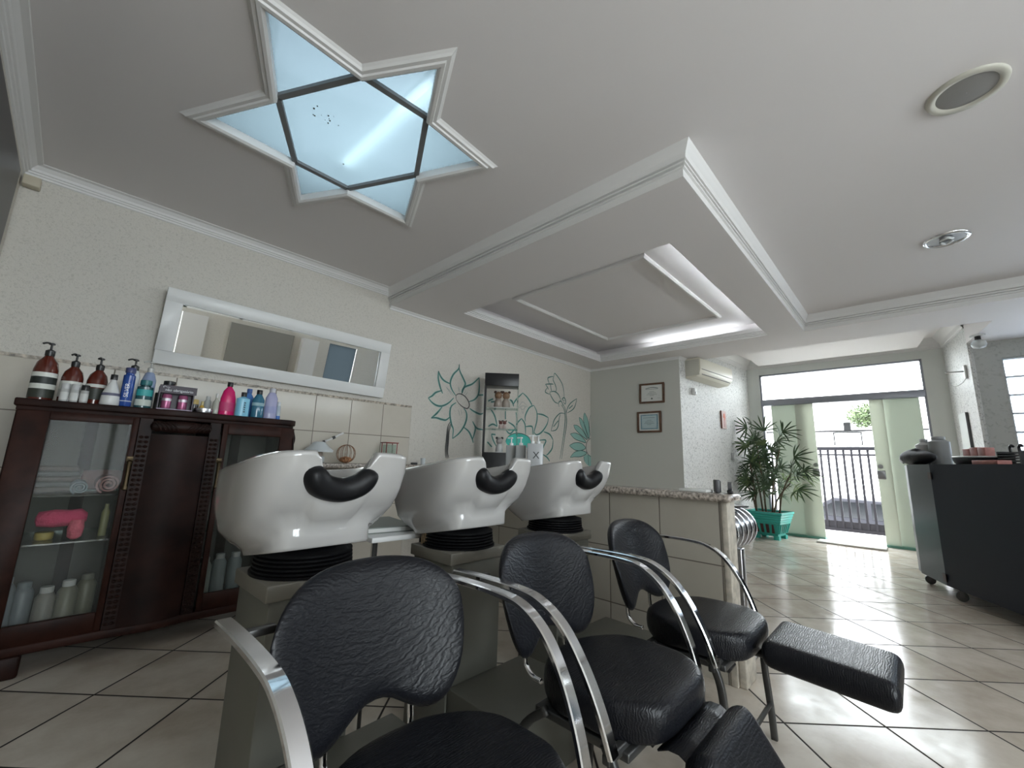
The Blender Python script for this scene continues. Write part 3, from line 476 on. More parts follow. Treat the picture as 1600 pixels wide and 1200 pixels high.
def add_station(x, y, rz, label):
    t = thing('wash_station', label, 'hair wash basin', (x, y, 0), rz, 'hair wash stations in a row')
    obj('pedestal', MB().box(-.132, .120, -.125, .118, 0, .618), M_base, t, bevel=.003)
    obj('pedestal_top', MB().box(-.145, .132, -.135, .128, .618, .66), M_basel, t, bevel=.004)
    obj('platform', MB().box(-.125, .27, -.44, -.127, 0, .215), M_base, t, bevel=.004)
    obj('bellows', bellows_mesh(), M_rubber, t, smooth='auto', loc=(0.0, .0, .661))
    obj('bowl', bowl_mesh(), M_ceramic, t, smooth=True)
    obj('neck_rest', rest_mesh(), M_leather0, t, smooth=True)
    return t
M_leather0 = mat('smooth_black_rubber', (0.006, 0.006, 0.007), 0.42, spec=0.22, bump=(120, 0.08, 0.001))
add_station(.548, 1.385, 0.03, 'white ceramic shampoo basin nearest the wooden cabinet, on a grey pedestal')
add_station(1.158, 1.385, 0.0, 'middle white ceramic shampoo basin of the three, on a grey pedestal')
add_station(1.800, 1.385, -0.03, 'white ceramic shampoo basin farthest away, beside the tiled half wall')

def pillow(xs, lo, hi, T, fmap, nx=28, ny=22, px=5, py=5):
    """closed cushion: lo(x)..hi(x) outline, T half thickness"""
    x0, x1 = xs; top, bot = [], []
    for i in range(nx+1):
        u = -math.cos(PI*i/nx); x = (x0+x1)/2+(x1-x0)/2*u; rt_, rb = [], []
        for j in range(ny+1):
            v = -math.cos(PI*j/ny); s = (lo(x)+hi(x))/2+(hi(x)-lo(x))/2*v
            h = T*(max(0, 1-abs(u)**px))**.5*(max(0, 1-abs(v)**py))**.5
            rt_.append(fmap(x, s, h)); rb.append(fmap(x, s, -h))
        top.append(rt_); bot.append(rb)
    return MB().grid(top).grid([r[::-1] for r in bot])
def tabf(tab):
    def f(x):
        t = abs(x)
        for (a, va), (b_, vb) in zip(tab, tab[1:]):
            if t <= b_: k = (t-a)/(b_-a); return va+(vb-va)*k
        return tab[-1][1]
    return f
def smoothf(tab):
    P = catmull([(-tab[1][0], tab[1][1], 0)]+[(a, v, 0) for a, v in tab], 10); P = [(p.x, p.y) for p in P if p.x >= -1e-6]; return tabf(P)
seat_lo = smoothf([(0, -.193), (.08, -.192), (.13, -.180), (.165, -.145), (.195, -.09), (.212, -.04), (.216, 0.0)])
seat_hi = smoothf([(0, .205), (.06, .200), (.11, .180), (.155, .145), (.19, .09), (.208, .04), (.216, 0.0)])
back_lo = smoothf([(0, .044), (.035, .038), (.07, .018), (.10, .002), (.135, -.003), (.17, .016), (.20, .068), (.217, .135), (.228, .20)])
back_hi = smoothf([(0, .335), (.06, .333), (.12, .323), (.165, .304), (.20, .272), (.219, .236), (.228, .20)])
def seat_map(x, s, h): return (x, s, .416+h*1.0+(0.004 if h > 0 else 0)-0.05*max(0, s-0.02))
TILT = math.radians(17)
def back_map(x, s, h):
    y = .246+s*math.sin(TILT)-1.0*x*x; z = .438+s*math.cos(TILT); n = Vector((2.3*x, -math.cos(TILT), math.sin(TILT))).normalized()
    return (x+n.x*h, y+n.y*h, z+n.z*h)
def rrect(w, h, r=.3):
    k = min(w, h)*r; return [(w-k, -h), (w, -h+k), (w, h-k), (w-k, h), (-w+k, h), (-w, h-k), (-w, -h+k), (-w+k, -h)]
def arm_mesh(sx):
    p = catmull([(sx*.272, .40, .662), (sx*.272, .28, .667), (sx*.272, .15, .667), (sx*.271, .07, .656), (sx*.268, .0, .615), (sx*.264, -.055, .545), (sx*.258, -.095, .465), (sx*.252, -.122, .385)], 7)
    return MB().sweep(p, rrect(.007, .0155, .4), (1, 0, 0.0))
def make_chair(label, x, y, rz, rest):
    t = thing('wash_chair', label, 'chair', (x, y, 0), rz, 'black salon chairs in front of the wash basins')
    obj('seat', pillow((-.216, .216), seat_lo, seat_hi, .042, seat_map, py=18, px=16), M_leather, t, smooth=True)
    bk = obj('backrest', pillow((-.228, .228), back_lo, back_hi, .024, back_map, 34, 24, 9, 9), M_leather, t, smooth=True)
    for sx in (-1, 1):
        obj('armrest', arm_mesh(sx), M_chrome, t, smooth='auto')
        p = catmull([(sx*.246, -.10, .40), (sx*.24, -.125, .33), (sx*.235, -.135, .22), (sx*.235, -.145, .10), (sx*.235, -.15, 0)], 5)
        obj('leg', MB().sweep(p, rrect(.011, .009), (1, 0, 0)), M_dsteel, t, smooth=True)
        p = catmull([(sx*.10, .20, .372), (sx*.10, .235, .375), (sx*.10, .262, .40), (sx*.10, .268, .45), (sx*.10, .285, .50)], 6)
        obj('back_support', MB().tube(p, .008), M_chrome, t, smooth=True)
        p = catmull([(sx*.2, .10, .372), (sx*.2, .18, .30), (sx*.205, .225, .16), (sx*.205, .24, .0)], 6)
        obj('leg', MB().sweep(p, rrect(.011, .009), (1, 0, 0)), M_dsteel, t, smooth=True)
        obj('arm_bracket', MB().box(sx*.19 if sx > 0 else -.272, .272 if sx > 0 else -.19, .335, .355, .640, .656), M_dsteel, t, bevel=.003)
    obj('seat_frame', MB().box(-.20, .20, -.13, .14, .352, .372).box(-.255, .255, -.115, -.095, .362, .384), M_dsteel, t, bevel=.004)
    obj('stretcher', MB().tube([(-.235, -.145, .12), (.235, -.145, .12)], .008), M_dsteel, t, smooth=True)
    lv = obj('lever', MB().tube([(.20, -.12, .352), (.09, -.055, .268)], .006), M_dsteel, t, smooth=True)
    obj('lever_knob', MB().tube([(.10, -.06, .276), (.07, -.043, .250)], .014, 12), M_black, lv, smooth=True)
    if rest == 'raised':
        lo = tabf([(0, -.168), (.135, -.168), (.15, -.155)]); hi = tabf([(0, .168), (.135, .168), (.15, .155)])
        rm = lambda px, s, h: (px+.03, -.38+s, .402+h+.06*s)
        obj('legrest', pillow((-.152, .152), lo, hi, .041, rm, 24, 24, 18, 18), M_leather, t, smooth=True)
        obj('legrest_arm', MB().tube([(.03, -.10, .358), (.03, -.42, .362)], .012), M_dsteel, t, smooth=True)
    if rest == 'lowered':
        lo = tabf([(0, 0), (.135, 0), (.15, .013)]); hi = tabf([(0, .34), (.135, .34), (.15, .325)])
        a = math.radians(54)
        rm = lambda px, s, h: (px+.0, -.245-s*math.cos(a)-h*math.sin(a), .393-s*math.sin(a)+h*math.cos(a))
        obj('legrest', pillow((-.155, .155), lo, hi, .038, rm, 24, 24, 18, 18), M_leather, t, smooth=True)
        g = [[(px, yy, zz) for px in (-.135, -.06, .02, .08, .135)] for yy, zz in ((-.165, .372), (-.19, .384), (-.215, .385), (-.235, .375), (-.25, .355), (-.255, .33))]
        o = obj('leather_flap', MB().grid(g), M_leather, t, smooth=True); q = o.modifiers.new('thickness', 'SOLIDIFY'); q.thickness = .004
        obj('legrest_arm', MB().tube([(0, -.10, .355), (0, -.25, .33), (0, -.33, .24)], .012), M_dsteel, t, smooth=True)
    return t
make_chair('black leather wash chair nearest the camera, in front of the basin by the cabinet', .540, .645, 0.0, None)
make_chair('middle black leather wash chair with its legrest hanging down', 1.148, .650, 0.0, 'lowered')
make_chair('farthest black leather wash chair, its legrest raised level over the tiled floor', 1.755, .635, 0.0, 'raised')

# ================================================================ WOODEN CABINET
cab = thing('china_cabinet', 'dark carved wooden cabinet with two glazed doors, standing against the tiled wall', 'cabinet', (.405, 3.2, 0))
def B(*a): return MB().box(*a)
FY0 = -.25
top_poly = [(-.61, .26), (-.61, -.262), (-.17, -.268)]+[(-.17+.34*k/10, -.268-.035*math.sin(PI*k/10)) for k in range(1, 10)]+[(.17, -.268), (.575, -.262), (.61, -.235), (.625, -.19), (.625, .26)]
obj('top', MB().prism(top_poly, 1.185, 1.22), M_wood, cab, bevel=.006)
obj('frieze', MB().prism([(x*.985, y*.97) for x, y in top_poly], 1.165, 1.186), M_wood, cab, bevel=.003)
obj('side_panel', B(-.60, -.575, -.235, .25, .11, 1.166), M_wood, cab, bevel=.003)
obj('side_panel', B(.585, .608, -.20, .25, .11, 1.166), M_wood, cab, bevel=.003)
obj('back_panel', B(-.575, .585, .235, .25, .11, 1.166), mat('cabinet_back', (.11, .108, .095), .7), cab)
for xa in (-.36, .36): obj('back_rail', B(xa, xa+.055, .215, .234, .136, 1.165), M_wood, cab)
obj('base', MB().prism([(-.61, .25), (-.61, -.26), (-.17, -.268), (0, -.295), (.17, -.268), (.60, -.26), (.615, .25)], .095, .135), M_wood2, cab, bevel=.005)
for z in (.765, .545):
    for xa, xb in ((-.572, -.176), (.176, .582)): obj('glass_shelf', B(xa, xb, -.20, .232, z, z+.008), M_shelfglass, cab)
for x in (-.175, .16): obj('divider', B(x, x+.015, -.22, .232, .135, 1.166), M_wood, cab)
for xa, xb, ya, yb in ((-.61, -.41, -.262, -.16), (.46, .61, -.25, -.16), (-.60, -.5, .15, .25), (.5, .60, .15, .25)): obj('foot', B(xa, xb, ya, yb, 0, .096), M_wood, cab, bevel=.012)
for nm, x0, x1, hx, gx0, gx1 in (('door', -.595, -.170, -.185, -.49, -.195), ('door', .205, .600, .215, .232, .520)):
    d = obj(nm, B(x0, gx0, -.262, -.238, .135, 1.165).box(gx1, x1, -.262, -.238, .135, 1.165).box(gx0, gx1, -.262, -.238, .135, .222).box(gx0, gx1, -.262, -.238, 1.128 if x0 < 0 else 1.105, 1.165), M_wood2, cab, bevel=.003)
    obj('glass_pane', B(gx0, gx1, -.252, -.248, .222, 1.128 if x0 < 0 else 1.105), M_cabglass, d)
    hx2 = hx+.012 if x0 < 0 else hx
    obj('handle', MB().lathe([(.006, -.075), (.013, -.07), (.009, -.05), (.008, 0), (.009, .05), (.013, .07), (.006, .075)], (hx2-.008, -.282, .87), 12), M_brass, d, smooth='auto')
    obj('escutcheon', B(hx2-.022, hx2+.006, -.268, -.262, .94, .965).box(hx2-.018, hx2+.002, -.282, -.262, .948, .955), M_brass, d, bevel=.002)
# convex centre panel, fluted strips and crest
def arc(x0, x1, bul, y, n=16): return [(x0+(x1-x0)*i/n, y-bul*math.sin(PI*i/n)) for i in range(n+1)]
obj('centre_panel', MB().prism(arc(-.118, .138, .03, -.262)+[(.138, -.235), (-.118, -.235)], .135, 1.085), M_wood, cab, smooth='auto')
for x in (-.168, .140):
    mbx = B(x, x+.052, -.268, -.24, .135, 1.165)
    for k in range(38):
        z = .16+k*.0245
        for q in range(2): mbx.lathe([(.004, -.009), (.008, 0), (.004, .009)], (x+.015+.022*q, -.270, z), 8, 'x')
    obj('fluted_strip', mbx, M_wood, cab)
cr = MB().lathe([(.006, -.135), (.022, -.128), (.030, -.11), (.026, -.085), (.031, -.05), (.034, 0), (.031, .05), (.026, .085), (.030, .11), (.022, .128), (.006, .135)], (.01, -.280, 1.128), 20, 'x')
for s in (-1, 1):
    for k in range(5):
        a0 = .02+.018*k; cr.tube(catmull([(.01+s*a0, -.310, 1.108), (.01+s*(a0+.014), -.317, 1.128), (.01+s*(a0+.034), -.308, 1.150)], 5), .004, 6)
obj('carved_crest', cr, M_wood, cab, smooth='auto')
cs = MB()
for s in (0, 1):
    cs.tube(catmull([(.602, -.235, 1.15-.0*s), (.612, -.243, 1.10), (.604, -.250, 1.05), (.613, -.243, 1.0), (.604, -.248, .93)] if s == 0 else [(.602, -.25, 1.13), (.598, -.262, 1.09), (.604, -.262, 1.03), (.599, -.262, .98), (.604, -.262, .93)], 6), .006, 8)
obj('carved_scroll', cs, M_wood, cab, smooth=True)
# contents of the cabinet
def roll(name, label, x, y, z, r, ln, col, rz=0, cat='towel', group='rolled towels inside the cabinet'):
    t = thing(name, label, cat, (x, y, z), rz, group); m = mat('towel_'+name+str(col), col, .95, bump=(180, .6, .004))
    P = [((r*(.18+.82*k/40))*math.cos(k*.42), (r*(.18+.82*k/40))*math.sin(k*.42)) for k in range(41)]
    b = MB(); th = r*.085; vs = []
    for yy in (-ln/2, ln/2):
        for k, (px, pz) in enumerate(P):
            d = math.hypot(px, pz); vs += [(px*(1+th/d), yy, pz*(1+th/d)+r*1.09), (px*(1-th/d), yy, pz*(1-th/d)+r*1.09)]
    n = len(P); fs = []
    for k in range(n-1):
        a = 2*k; c = 2*n; fs += [(a, a+2, a+2+c, a+c), (a+1, a+1+c, a+3+c, a+3), (a, a+1, a+3, a+2), (a+c, a+2+c, a+3+c, a+1+c)]
    fs += [(0, c, c+1, 1), (2*n-2, 2*n-1, c+2*n-1, c+2*n-2)]
    b.add(vs, fs); obj('roll', b, m, t, smooth='auto'); return t
roll('rolled_towel', 'pink rolled towel on the upper shelf of the cabinet', .165, 3.07, .774, .045, .22, (.30, .16, .15))
roll('rolled_towel', 'pale blue rolled towel lying beside the pink one in the cabinet', .065, 3.06, .774, .032, .2, (.20, .24, .26))
t = thing('rolled_towel', 'second pink towel behind the pink roll, in the cabinet', 'towel', (.15, 3.30, .774), PI/2, 'rolled towels inside the cabinet'); obj('roll', MB().lathe([(.02, -.08), (.05, -.075), (.055, 0), (.05, .075), (.02, .08)], (0, 0, .056), 20, 'y'), mat('pink_towel', (.28, .16, .15), .95, bump=(120, .6, .004)), t, smooth=True)
t = thing('folded_towel', 'pile of faded folded towels at the back of the cabinet', 'towel', (-.03, 3.28, .774), 0)
mbx = MB()
for k in range(5): obj('fold', MB().box(-.10+.004*k, .11-.006*k, -.07, .07, .026*k, .026*k+.024), mat('faded_towel%d' % (k % 2), ((.15, .125, .11), (.13, .13, .125))[k % 2], .95, bump=(90, .5, .004)), t, bevel=.010)
t = thing('pink_cloth', 'crumpled hot pink cloth hanging over the middle shelf of the cabinet', 'cloth', (.03, 3.06, .553))
g = [[(-.09+.165*i/12, -.05+.02*math.sin(i*1.1+j)+.012*math.cos(j*1.7), .055+.085*(j/8)+.006*math.sin(i*2+j)) for j in range(9)] for i in range(13)]
o = obj('bunch', MB().lathe([(.01, -.09), (.034, -.082), (.042, -.03), (.038, .02), (.042, .06), (.02, .085)], (0, -.02, .108), 18, 'x'), mat('pink_towelling', (.62, .07, .16), .9, bump=(45, 1.0, .01)), t, smooth=True)
obj('hanging_end', MB().lathe([(.012, 0), (.026, .012), (.030, .05), (.024, .09)], (.052, -.05, .01), 16), mat('pink_towelling2', (.68, .14, .20), .9, bump=(45, 1.0, .01)), t, smooth=True)
tag(obj('tub', MB().lathe([(.03, 0), (.033, .005), (.033, .03), (.03, .034)], (0, 0, 0), 20), mat('yellow_tub', (.5, .38, .1), .5), None, smooth='auto', loc=(-.02, 3.14, .553)), 'small yellow and white tub under the pink cloth', 'tub')
tag(obj('bottle', MB().lathe([(.016, 0), (.017, .12), (.008, .14), (.008, .16)], (0, 0, 0), 16), mat('olive_plastic', (.30, .29, .14), .4), None, smooth='auto', loc=(.185, 3.12, .553)), 'slim olive bottle standing behind the right edge of the left cabinet door', 'bottle')

# ================================================================ BOTTLES AND BOXES
def bottle(name, label, x, y, z, prof, col, cap, kind='cap', rough=.3, labels=(), rz=0, n=24, group=None, cat='bottle', sq=None, glass=None):
    """prof: (radius, height) up to the neck; kind: cap / pump / trigger"""
    t = thing(name, label, cat, (x, y, z), rz, group); k = 1e-4
    m = glass or mat('bottle_%s_%s' % (tuple(round(c, 2) for c in col), rough), col, rough)
    mb_ = MB().lathe([(max(.001, prof[0][0]-.003), 0)]+[(r, h+.002 if i == 0 else h) for i, (r, h) in enumerate(prof)], (0, 0, 0), n)
    if sq: mb_.v = [(vx*sq[0], vy*sq[1], vz) for vx, vy, vz in mb_.v]
    obj('body', mb_, m, t, smooth='auto'); H = prof[-1][1]; rn = prof[-1][0]
    mc = mat('cap_%s' % (tuple(round(c, 2) for c in cap),), cap, .35)
    if kind == 'cap': obj('cap', MB().lathe([(rn*1.15, H-.004), (rn*1.2, H+.002), (rn*1.15, H+.02), (rn*1.0, H+.022)], (0, 0, 0), 18), mc, t, smooth='auto')
    elif kind == 'flatcap': obj('cap', MB().lathe([(rn*1.25, H-.004), (rn*1.3, H), (rn*1.3, H+.022), (rn*1.2, H+.024)], (0, 0, 0), 18), mc, t, smooth='auto')
    elif kind == 'pump':
        p = MB().lathe([(rn*1.2, H-.006), (rn*1.3, H), (rn*1.3, H+.022), (rn*.7, H+.028), (.0045, H+.03), (.0045, H+.052), (.012, H+.054), (.012, H+.060), (.006, H+.064)], (0, 0, 0), 16)
        p.tube(catmull([(0, 0, H+.058), (-.02, 0, H+.060), (-.036, 0, H+.052)], 4), .0048, 8); obj('pump', p, mc, t, smooth='auto')
    for (z0, z1, lc, *tx) in labels:
        r = max(interp([(h, r_) for r_, h in prof], z0), interp([(h, r_) for r_, h in prof], z1))+.0006
        lb = MB().lathe([(r, z0), (r, z1)], (0, 0, 0), n, closed=False)
        if sq: lb.v = [(vx*sq[0], vy*sq[1], vz) for vx, vy, vz in lb.v]
        obj('label', lb, mat('label_%s' % (tuple(round(c, 2) for c in lc),), lc, .5), t, smooth=True)
    return t
ZT = 1.2205; YT = 3.10
amb = [(.040, 0), (.041, .01), (.041, .130), (.034, .163), (.018, .185), (.013, .195)]
AMB = mat('amber_plastic', (.10, .018, .010), .15, coat=.4)
WHT, BLK, DGR = (.70, .71, .66), (.012, .012, .012), (.04, .045, .035)
bg_ = 'amber pump bottles on the cabinet'
bottle('pump_bottle', 'largest amber pump bottle with striped label, leftmost on the cabinet top', -.138, YT, ZT, [(r*1.08, h*1.2) for r, h in amb], (.1, .02, .01), BLK, 'pump', glass=AMB, labels=[(.120, .142, WHT), (.085, .120, (.02, .025, .022)), (.060, .085, WHT), (.016, .060, DGR)], group=bg_, rz=.6)
bottle('pump_bottle', 'amber pump bottle with a white label, behind three small silver bottles', -.042, YT, ZT, amb, (.1, .02, .01), BLK, 'pump', glass=AMB, labels=[(.070, .112, WHT), (.03, .07, (.5, .5, .48))], group=bg_, rz=1.0)
bottle('pump_bottle', 'amber pump bottle with a dark label, partly behind the white tapered bottle', .050, YT+.01, ZT, amb, (.1, .02, .01), BLK, 'pump', glass=AMB, labels=[(.095, .112, WHT), (.03, .09, DGR)], group=bg_, rz=1.2)
for k, lb in enumerate(('small silver bottle, leftmost of three', 'small silver bottle, middle of three', 'small silver bottle with black cap, rightmost of three')):
    bottle('small_bottle', lb+', on the cabinet top', -.058+.035*k, 3.02, ZT, [(.0155, 0), (.0155, .065), (.012, .07)], (.42, .42, .41), (.5, .5, .5) if k < 2 else BLK, 'flatcap', .35, group='small silver bottles on the cabinet', labels=[(.012, .05, (.62, .62, .6))])
bottle('tapered_bottle', 'white tapered shampoo bottle with a black cap and dark stripe', .108, 3.02, ZT, [(.036, 0), (.039, .01), (.036, .06), (.024, .10), (.012, .13), (.011, .142)], (.66, .66, .65), BLK, 'flatcap', labels=[(.052, .066, (.10, .10, .16))])
t = bottle('tall_bottle', 'tall blue bottle with a silver collar, next to the white tapered bottle', .168, 3.03, ZT, [(.023, 0), (.026, .01), (.025, .172), (.018, .177), (.017, .190)], (.02, .07, .30), (.05, .06, .16), 'flatcap', .2, labels=[(.030, .035, (.5, .55, .65))])
text_mesh('SILVER', .026, mat('label_text_white', (.75, .77, .8), .5), 'lettering', t, (-.003, -.0268, .09), (PI/2, -PI/2, 0))
bottle('pump_bottle', 'slim white pump bottle with a black pump, behind the tall blue bottle', .190, 3.17, ZT, [(.028, 0), (.029, .01), (.029, .19), (.02, .22), (.014, .225)], (.62, .64, .63), BLK, 'pump', rz=.2)
bottle('pump_bottle', 'pale blue translucent pump bottle with a clear pump, behind the teal bottle', .262, 3.2, ZT, [(.031, 0), (.033, .01), (.033, .18), (.022, .22), (.012, .23)], (.28, .34, .50), (.5, .5, .48), 'pump', .15, rz=.1)
bottle('square_bottle', 'dark teal bottle with a turquoise and white label', .240, 3.03, ZT, [(.034, 0), (.035, .006), (.034, .12), (.02, .125), (.02, .133)], (.015, .07, .08), (.02, .14, .15), 'flatcap', .15, labels=[(.07, .105, (.03, .32, .32)), (.016, .05, (.5, .55, .5))], sq=(1, .6))
bottle('square_bottle', 'small black bottle between the teal bottle and the purple display box', .300, 3.06, ZT, [(.014, 0), (.014, .07), (.01, .075)], BLK, BLK, 'flatcap', .3)
bottle('jar', 'white plastic bottle with a black lid behind the purple display box', .358, 3.2, ZT, [(.032, 0), (.033, .01), (.033, .15), (.024, .162), (.022, .165)], (.62, .62, .60), BLK, 'flatcap')
bx = thing('display_box', 'dark purple display box with two windowed pink tubes and white lettering', 'box', (.378, 3.03, ZT), -.05)
M_pur = mat('purple_card', (.022, .010, .022), .35, spec=.25)
obj('tray', MB().box(-.08, .08, -.035, .035, 0, .012).box(-.08, -.074, -.035, .035, 0, .13).box(.074, .08, -.035, .035, 0, .13).box(-.08, .08, .029, .035, 0, .14), M_pur, bx)
obj('header_card', MB().box(-.08, .088, -.037, -.033, .098, .142), M_pur, bx)
obj('front_lip', MB().box(-.08, .08, -.038, -.034, 0, .010), mat('lilac_card', (.30, .22, .33), .4), bx)
for x in (-.04, .033):
    tb = obj('hair_tube', MB().lathe([(.020, .012), (.022, .02), (.023, .085), (.018, .094)], (x, -.002, 0), 20), mat('pink_tube', (.42, .12, .24), .25, .3), bx, smooth='auto')
    obj('tube_band', MB().lathe([(.0236, .055), (.0236, .07)], (x, -.002, 0), 20, closed=False), mat('silver_band', (.6, .55, .58), .3, .6), tb)
text_mesh('não obrigatório', .020, mat('label_text_white', (.75, .77, .8), .5), 'lettering', bx, (.008, -.0375, .115), (PI/2, 0, 0))
obj('swirl_mark', MB().tube(catmull([(-.062, -.0375, .126), (-.066, -.0375, .131), (-.058, -.0375, .135), (-.050, -.0375, .131), (-.036, -.0375, .129)], 5), .0012, 6), mat('label_text_white', (.75, .77, .8), .5), bx)
bottle('small_bottle', 'small black jar with a gold cap beside the purple display box', .475, 3.08, ZT, [(.02, 0), (.021, .055), (.016, .06)], (.02, .02, .02), (.50, .36, .12), 'flatcap', .25)
bottle('small_bottle', 'tiny golden oil bottle with a pointed cap, behind the round tin', .512, 3.07, ZT, [(.014, 0), (.016, .01), (.014, .04), (.006, .055)], (.55, .33, .05), (.5, .42, .2), 'cap', .2)
tag(obj('round_tin', MB().lathe([(.042, 0), (.044, .004), (.044, .012), (.046, .014), (.046, .028), (.043, .030)], (0, 0, 0), 28), M_steel, None, smooth='auto', loc=(.512, 3.01, ZT)), 'flat round silver tin on the edge of the cabinet top', 'tin')
bottle('small_bottle', 'clear little spray bottle left of the pink bottle', .578, 3.06, ZT, [(.016, 0), (.017, .01), (.017, .08), (.007, .095), (.006, .11)], (.46, .46, .40), (.6, .6, .58), 'cap', .15)
bottle('small_bottle', 'pale clear bottle standing behind the small spray bottle', .555, 3.17, ZT, [(.018, 0), (.018, .09), (.01, .10)], (.50, .52, .50), (.55, .56, .55), 'cap', .2)
t = bottle('shampoo_bottle', 'hot pink shampoo bottle with a black cap', .637, 3.06, ZT, [(.040, 0), (.042, .01), (.040, .11), (.030, .155), (.013, .18), (.012, .188)], (.62, .015, .14), BLK, 'flatcap', .22, sq=(1, .62), labels=[(.03, .085, (.50, .03, .14))])
bottle('shampoo_bottle', 'light blue shampoo bottle with a black cap, right of the pink bottle', .712, 3.03, ZT, [(.037, 0), (.038, .008), (.037, .115), (.014, .125), (.012, .132)], (.20, .50, .66), BLK, 'flatcap', .3, sq=(1, .6))
lbt = [o for o in COL.objects if o.get('label', '').startswith('light blue shampoo')][0]; b = MB()
for k, wd_ in enumerate((.010, .007, .010, .008, .010)): b.box(.006-wd_/2, .006+wd_/2, -.0236, -.0230, .028+.014*k, .036+.014*k)
obj('printed_marks', b, mat('label_text_dark', (.03, .08, .12), .5), lbt)
bottle('shampoo_bottle', 'taller blue bottle behind the light blue shampoo', .762, 3.12, ZT, [(.032, 0), (.034, .01), (.033, .13), (.014, .16), (.012, .17)], (.07, .20, .50), (.05, .12, .35), 'flatcap', .22, sq=(1, .7))
bottle('shampoo_bottle', 'dark teal see-through bottle with a black cap, left of the lilac bottle', .800, 3.04, ZT, [(.034, 0), (.036, .01), (.034, .12), (.018, .15), (.013, .16)], (.03, .14, .22), BLK, 'flatcap', .12, sq=(1, .65), labels=[(.08, .10, (.25, .4, .45))])
bottle('shampoo_bottle', 'lilac shampoo bottle with a silver cap, near the right end of the cabinet top', .875, 3.04, ZT, [(.036, 0), (.038, .01), (.036, .14), (.022, .172), (.014, .182)], (.36, .36, .54), (.5, .5, .55), 'flatcap', .25, sq=(1, .65), labels=[(.04, .085, (.28, .30, .50))])
bottle('small_bottle', 'thin clear bottle with a blue base, rightmost on the cabinet', .925, 3.05, ZT, [(.014, 0), (.015, .025), (.014, .09), (.009, .10)], (.40, .46, .52), (.55, .58, .6), 'cap', .2, labels=[(.002, .028, (.04, .14, .42))])
# bottles inside the cabinet
gi = 'bottles on the cabinet floor'
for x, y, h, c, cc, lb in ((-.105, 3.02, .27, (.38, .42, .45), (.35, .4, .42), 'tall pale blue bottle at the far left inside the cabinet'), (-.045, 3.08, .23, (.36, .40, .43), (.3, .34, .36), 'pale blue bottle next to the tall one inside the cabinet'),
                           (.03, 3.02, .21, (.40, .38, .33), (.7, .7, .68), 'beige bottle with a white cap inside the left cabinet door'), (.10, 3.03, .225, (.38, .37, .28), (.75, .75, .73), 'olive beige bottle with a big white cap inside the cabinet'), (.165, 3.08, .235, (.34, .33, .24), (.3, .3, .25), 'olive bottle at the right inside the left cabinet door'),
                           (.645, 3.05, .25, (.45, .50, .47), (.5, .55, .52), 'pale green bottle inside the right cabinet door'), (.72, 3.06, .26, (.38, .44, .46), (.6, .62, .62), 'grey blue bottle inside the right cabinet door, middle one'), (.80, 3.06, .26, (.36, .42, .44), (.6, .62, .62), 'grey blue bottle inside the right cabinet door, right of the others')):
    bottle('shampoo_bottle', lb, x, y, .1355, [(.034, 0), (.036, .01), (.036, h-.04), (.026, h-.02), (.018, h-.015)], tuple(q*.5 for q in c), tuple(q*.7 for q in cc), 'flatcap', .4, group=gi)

# ================================================================ MIRROR, SHELF, COUNTER
mr = thing('wall_mirror', 'long mirror in a wide white frame hanging on the plaster wall', 'mirror', (1.125, YW-.066, 1.812), 0)
def frame_mesh(w, h, f, y0, y1): return MB().box(-w, w, y0, y1, h-f, h).box(-w, w, y0, y1, -h, -h+f).box(-w, -w+f, y0, y1, -h+f, h-f).box(w-f, w, y0, y1, -h+f, h-f)
obj('frame', frame_mesh(.835, .258, .092, -.022, .016), M_white, mr, bevel=.002)
obj('mirror_glass', MB().box(-.745, .745, -.004, .004, -.168, .168), M_mirror, mr)
mr.rotation_euler = (math.radians(7.5), math.radians(0.6), math.radians(0.4))
ct = tag(obj('wall_counter', MB().box(1.15, 3.0, 3.27, 3.586, .905, .94), M_granite, None, bevel=.006), 'speckled stone counter running along the wall behind the basins', 'counter')
obj('bracket', MB().box(1.3, 1.33, 3.3, 3.586, .80, .905).box(2.1, 2.13, 3.3, 3.586, .80, .905).box(2.85, 2.88, 3.3, 3.596, .80, .905), M_white, ct)
# steamer
sm = thing('facial_steamer', 'white domed appliance with a thin jointed rod, on the counter behind the nearest basin', 'appliance', (1.34, 3.42, .94), 0)
obj('body', MB().lathe([(.065, 0), (.075, .01), (.075, .05), (.05, .055)], (0, 0, 0), 24), mat('pale_grey_plastic', (.50, .53, .54), .35), sm, smooth='auto')
obj('dome', MB().lathe([(.105, .085), (.108, .10), (.075, .125), (.045, .16), (.03, .165)], (.02, -.02, 0), 28), mat('white_plastic', (.62, .66, .68), .3), sm, smooth='auto')
obj('column', MB().lathe([(.045, .05), (.045, .09)], (.01, -.01, 0), 20), mat('wire_brown', (.30, .24, .2), .5), sm, smooth='auto')
obj('rod', MB().tube([(.04, -.02, .16), (.13, -.03, .205), (.20, -.03, .245)], .008), M_white, sm, smooth=True)
obj('rod_joint', MB().tube([(.115, -.028, .198), (.135, -.03, .208)], .012).tube([(.045, -.02, .163), (.06, -.021, .17)], .011), M_dsteel, sm, smooth=True)
wb = thing('wire_basket', 'small round brown wire basket on the counter behind the nearest basin', 'basket', (1.60, 3.43, .94))
b = MB()
for k in range(6): b.tube([(.075*math.cos(a)*math.cos(k*PI/6), .075*math.cos(a)*math.sin(k*PI/6), .078+.075*math.sin(a)) for a in (2*PI*i/20 for i in range(21))], .0022, 6)
obj('wires', b, mat('brown_wire', (.25, .12, .06), .5), wb, smooth=True)
